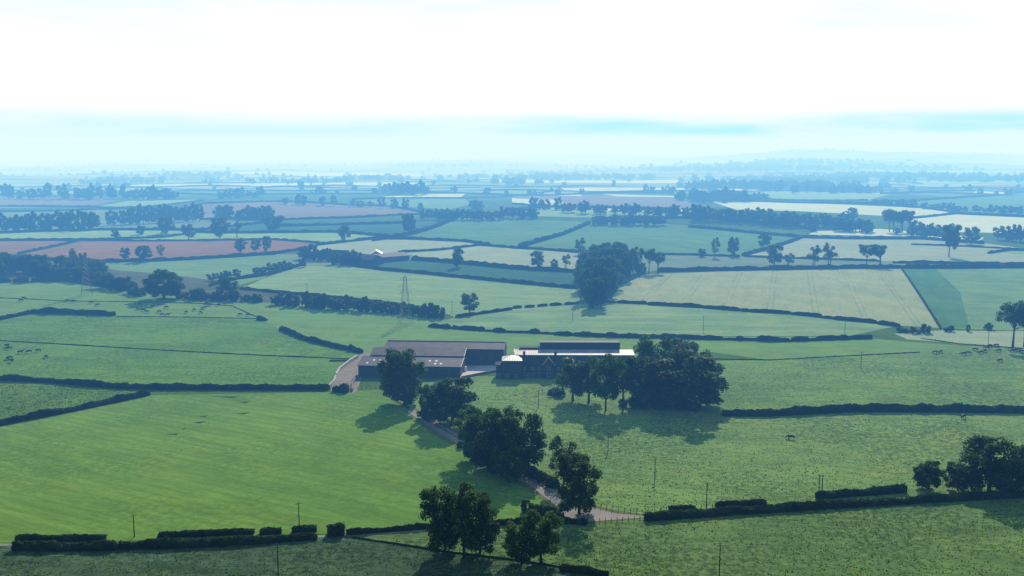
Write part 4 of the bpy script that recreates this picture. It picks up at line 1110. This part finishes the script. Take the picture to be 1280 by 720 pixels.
tank(575, 467.5, 1.0, 'white rounded tank at the eastern corner of the long barn')
tank(581, 463.5, 1.0, 'white rounded tank on the concrete yard behind the barn corner')
# black feed trough on the hedged pasture
g = G(424, 451.5); tr = empty('feed_trough', g, .05, 'long low dark trough on the pasture beside the yard wall', 'trough')
m = MB(); m.box(-4.5, 4.5, -.5, .5, .25, .35); m.box(-4.5, 4.5, -.55, -.45, .35, .7); m.box(-4.5, 4.5, .45, .55, .35, .7); m.obj('basin', M['timber'], tr)
for x in (-4, 0, 4):
    m = MB(); m.box(x - .1, x + .1, -.45, .45, -.2, .249); m.obj('leg', M['pole'], tr)

# --- the small distant farm
def simple_barn(px0, py0, px1, py1, depth, eave, rise, mat, label, wall='cladding', group=None):
    o_, r_, l_ = frame(px0, py0, px1, py1)
    e = empty('barn', o_, r_, label, 'barn', group)
    hollow_walls(e, 0, l_, 0, depth, eave, eave, M[wall], (depth / 2, eave + rise))
    slab('roof', [(-.4, -.5, eave - .05), (l_ + .4, -.5, eave - .05), (l_ + .4, depth / 2, eave + rise + .1), (-.4, depth / 2, eave + rise + .1)], .15, M[mat], e)
    slab('roof', [(-.4, depth / 2 + .005, eave + rise + .1), (l_ + .4, depth / 2 + .005, eave + rise + .1), (l_ + .4, depth + .5, eave - .05), (-.4, depth + .5, eave - .05)], .15, M[mat], e)
    opening(e, l_ * .3, l_ * .3 + 4, 0, -.1, min(4, eave - .6), 'door', 'steel', 'cladding')
    return e
simple_barn(470, 329, 512, 325, 22, 5, 2.2, 'fibre', 'grey roofed barn at the eastern end of the small distant farm')
simple_barn(478, 322.5, 477.6, 321, 11, 4.2, 2.9, 'glint_roof', 'barn with a blazing sunlit roof at the small distant farm')
simple_barn(430, 330, 464, 332, 16, 6, 3.6, 'slate', 'dark slate roofed barn in the middle of the small distant farm')
simple_barn(408, 327, 432, 327, 12, 6.5, 4, 'slate', 'dark farm range beside the trees of the small distant farm')
simple_barn(399, 321, 409, 321, 7, 6.5, .7, 'bright_roof', 'small bright roofed house at the western end of the distant farm', 'stone')
for i, (px, py, w) in enumerate([(340,206,1.6),(346,206,2.2),(353,206,2.4),(361,206.3,2),(367,206.3,1.6),(258,208.5,2),(284,209,2),(292,208.8,2.4),(299,209,1.8),(1015,223,3),(1012,222.5,2),(35,199,1.6),(745,222,1.5)]):
    simple_barn(px - w, py, px + w, py, 18, 8, 1.5, 'bright_roof', 'white roofed building gleaming far off in the haze', 'white', 'gleaming buildings far off')

# ------------------------------------------------------------------ sun, sky and haze
SUN_AZ, SUN_EL = math.atan((850 - 640) / FOC), R(31)
sun = bpy.data.lights.new('sun', 'SUN'); sun.energy = 3.8; sun.angle = R(.5); sun.color = (1.0, .95, .86)
so = bpy.data.objects.new('sun', sun); COL.objects.link(so)
sd = Vector((math.sin(SUN_AZ) * math.cos(SUN_EL), math.cos(SUN_AZ) * math.cos(SUN_EL), math.sin(SUN_EL)))
so.rotation_euler = sd.to_track_quat('Z', 'Y').to_euler(); so.location = (0, 0, 300)

w = bpy.data.worlds.new('World'); scene.world = w; w.use_nodes = True
nt = w.node_tree; bg = nt.nodes['Background']
hazy_sky = nt.nodes.new('ShaderNodeTexSky'); hazy_sky.sky_type = 'NISHITA'; hazy_sky.sun_disc = False
hazy_sky.sun_elevation = SUN_EL; hazy_sky.sun_rotation = SUN_AZ; hazy_sky.air_density = 1.0; hazy_sky.dust_density = 2.0
bg.inputs['Strength'].default_value = .05
g = nt.nodes.new('ShaderNodeTexCoord'); sp = nt.nodes.new('ShaderNodeSeparateXYZ'); nt.links.new(g.outputs['Generated'], sp.inputs[0])
z = sp.outputs[2]
az = math_n(nt, 'ARCTAN2', sp.outputs[0], sp.outputs[1])
vec = nt.nodes.new('ShaderNodeCombineXYZ'); nt.links.new(math_n(nt, 'MULTIPLY', az, 7.0), vec.inputs[0]); nt.links.new(math_n(nt, 'MULTIPLY', z, 60.0), vec.inputs[1])
n1 = noise_n(nt, vec.outputs[0], 1.0, 4, .5)
K = 1 / .05
# bright low mist and thin cloud near the horizon, toward the sun
def band(lo0, lo1, hi0, hi1):
    return math_n(nt, 'MULTIPLY', ramp(nt, z, lo0, lo1), math_n(nt, 'SUBTRACT', 1.0, ramp(nt, z, hi0, hi1)))
zn = math_n(nt, 'ADD', z, math_n(nt, 'MULTIPLY', math_n(nt, 'SUBTRACT', n1, .5), .03))
veil = math_n(nt, 'SUBTRACT', 1.0, ramp(nt, zn, .135, .21))
toward = ramp(nt, math_n(nt, 'COSINE', math_n(nt, 'SUBTRACT', az, SUN_AZ)), -.1, .80)
veil = math_n(nt, 'MULTIPLY', veil, math_n(nt, 'ADD', .06, math_n(nt, 'MULTIPLY', toward, .88)))
low = mix_c(nt, ramp(nt, z, -.002, .011), (.66 * K, .97 * K, 1.0 * K, 1), (.80 * K, 1.02 * K, 1.0 * K, 1))
glow = mix_c(nt, ramp(nt, z, .018, .05), low, (1.08 * K, 1.08 * K, 1.08 * K, 1))
col = mix_c(nt, veil, hazy_sky.outputs[0], glow)
# blue grey stratus bank lying just over the mist
n2v = nt.nodes.new('ShaderNodeCombineXYZ'); nt.links.new(math_n(nt, 'MULTIPLY', az, 5.0), n2v.inputs[0]); nt.links.new(math_n(nt, 'MULTIPLY', z, 40.0), n2v.inputs[1])
n2 = noise_n(nt, n2v.outputs[0], 1.0, 3, .45)
bank = math_n(nt, 'MULTIPLY', band(.012, .022, .026, .044), math_n(nt, 'MULTIPLY', ramp(nt, n2, .30, .66), math_n(nt, 'ADD', .45, math_n(nt, 'MULTIPLY', ramp(nt, az, -.05, .12), .6))))
col = mix_c(nt, math_n(nt, 'MULTIPLY', bank, .9, True), col, (.34 * K, .85 * K, 1.0 * K, 1))
# faint cyan wash high up
n3v = nt.nodes.new('ShaderNodeCombineXYZ'); nt.links.new(math_n(nt, 'MULTIPLY', az, 4.0), n3v.inputs[0]); nt.links.new(math_n(nt, 'MULTIPLY', z, 26.0), n3v.inputs[1])
n3 = noise_n(nt, n3v.outputs[0], 1.0, 4, .5)
wash = math_n(nt, 'MULTIPLY', ramp(nt, z, .06, .18), ramp(nt, n3, .4, .7))
col = mix_c(nt, math_n(nt, 'MULTIPLY', wash, .5), col, (.55 * K, .95 * K, 1.1 * K, 1))
nt.links.new(col, bg.inputs['Color'])

# the misty air itself: a wide flat volume the camera flies in, thin near the viewer and thicker over the valley; it absorbs and glows in the colour of scattered skylight
m = bpy.data.materials.new('misty_air'); m.use_nodes = True; nt = m.node_tree; nt.nodes.clear()
out = nt.nodes.new('ShaderNodeOutputMaterial')
S = (.080, .25, .55)                              # extinction per km, red green blue
LUM = (.84, 1.0, 1.02)
ge = nt.nodes.new('ShaderNodeNewGeometry'); sp = nt.nodes.new('ShaderNodeSeparateXYZ'); nt.links.new(ge.outputs['Position'], sp.inputs[0])
dens = ramp(nt, sp.outputs[1], 90.0, 330.0)
smax = max(S)
ab = nt.nodes.new('ShaderNodeVolumeAbsorption'); ab.inputs['Color'].default_value = (*[1 - s / smax for s in S], 1)
nt.links.new(math_n(nt, 'MULTIPLY', dens, smax / 1000), ab.inputs['Density'])
em = nt.nodes.new('ShaderNodeEmission'); e = [s * l for s, l in zip(S, LUM)]; emax = max(e)
em.inputs['Color'].default_value = (*[q / emax for q in e], 1)
nt.links.new(math_n(nt, 'MULTIPLY', dens, emax / 1000), em.inputs['Strength'])
# milky ground mist gathering over the far plain, thicker to the west and in patches
mv = nt.nodes.new('ShaderNodeMapping'); mv.inputs['Scale'].default_value = (1 / 2600, 1 / 2000, 0); nt.links.new(ge.outputs['Position'], mv.inputs['Vector'])
patch = ramp(nt, noise_n(nt, mv.outputs[0], 1.0, 1, .5), .32, .68)
west = math_n(nt, 'SUBTRACT', 1.15, ramp(nt, sp.outputs[0], -1500.0, 2500.0))
mist = math_n(nt, 'MULTIPLY', ramp(nt, sp.outputs[1], 700.0, 5500.0), math_n(nt, 'ADD', math_n(nt, 'MULTIPLY', patch, .75), math_n(nt, 'MULTIPLY', west, .6)))
MS, ML = .34, (.74, .97, 1.02)
ab2 = nt.nodes.new('ShaderNodeVolumeAbsorption'); ab2.inputs['Color'].default_value = (0, 0, 0, 1)
nt.links.new(math_n(nt, 'MULTIPLY', mist, MS / 1000), ab2.inputs['Density'])
em2 = nt.nodes.new('ShaderNodeEmission'); em2.inputs['Color'].default_value = (*ML, 1)
nt.links.new(math_n(nt, 'MULTIPLY', mist, MS / 1000), em2.inputs['Strength'])
def addsh(a_, b_):
    ad = nt.nodes.new('ShaderNodeAddShader'); nt.links.new(a_, ad.inputs[0]); nt.links.new(b_, ad.inputs[1]); return ad.outputs[0]
nt.links.new(addsh(addsh(ab.outputs[0], em.outputs[0]), addsh(ab2.outputs[0], em2.outputs[0])), out.inputs['Volume'])
m.cycles.volume_step_rate = .02
mb = MB(); mb.box(-90000, 90000, -400, 70000, -90, 150)
air = mb.obj('hazy_sky', m); tag(air, None, None, None, 'structure')  # this box is the haze; its added emission stands in for scattered light

# ------------------------------------------------------------------ render settings
scene.render.engine = 'CYCLES'
scene.view_settings.view_transform = 'Standard'; scene.view_settings.look = 'None'
scene.view_settings.exposure = 0; scene.view_settings.gamma = 1
scene.cycles.max_bounces = 5; scene.cycles.diffuse_bounces = 2; scene.cycles.glossy_bounces = 2; scene.cycles.transmission_bounces = 2
scene.cycles.volume_bounces = 0; scene.cycles.transparent_max_bounces = 4
scene.cycles.sample_clamp_indirect = 6
scene.cycles.use_denoising = False
print('built', len(scene.objects), 'objects')
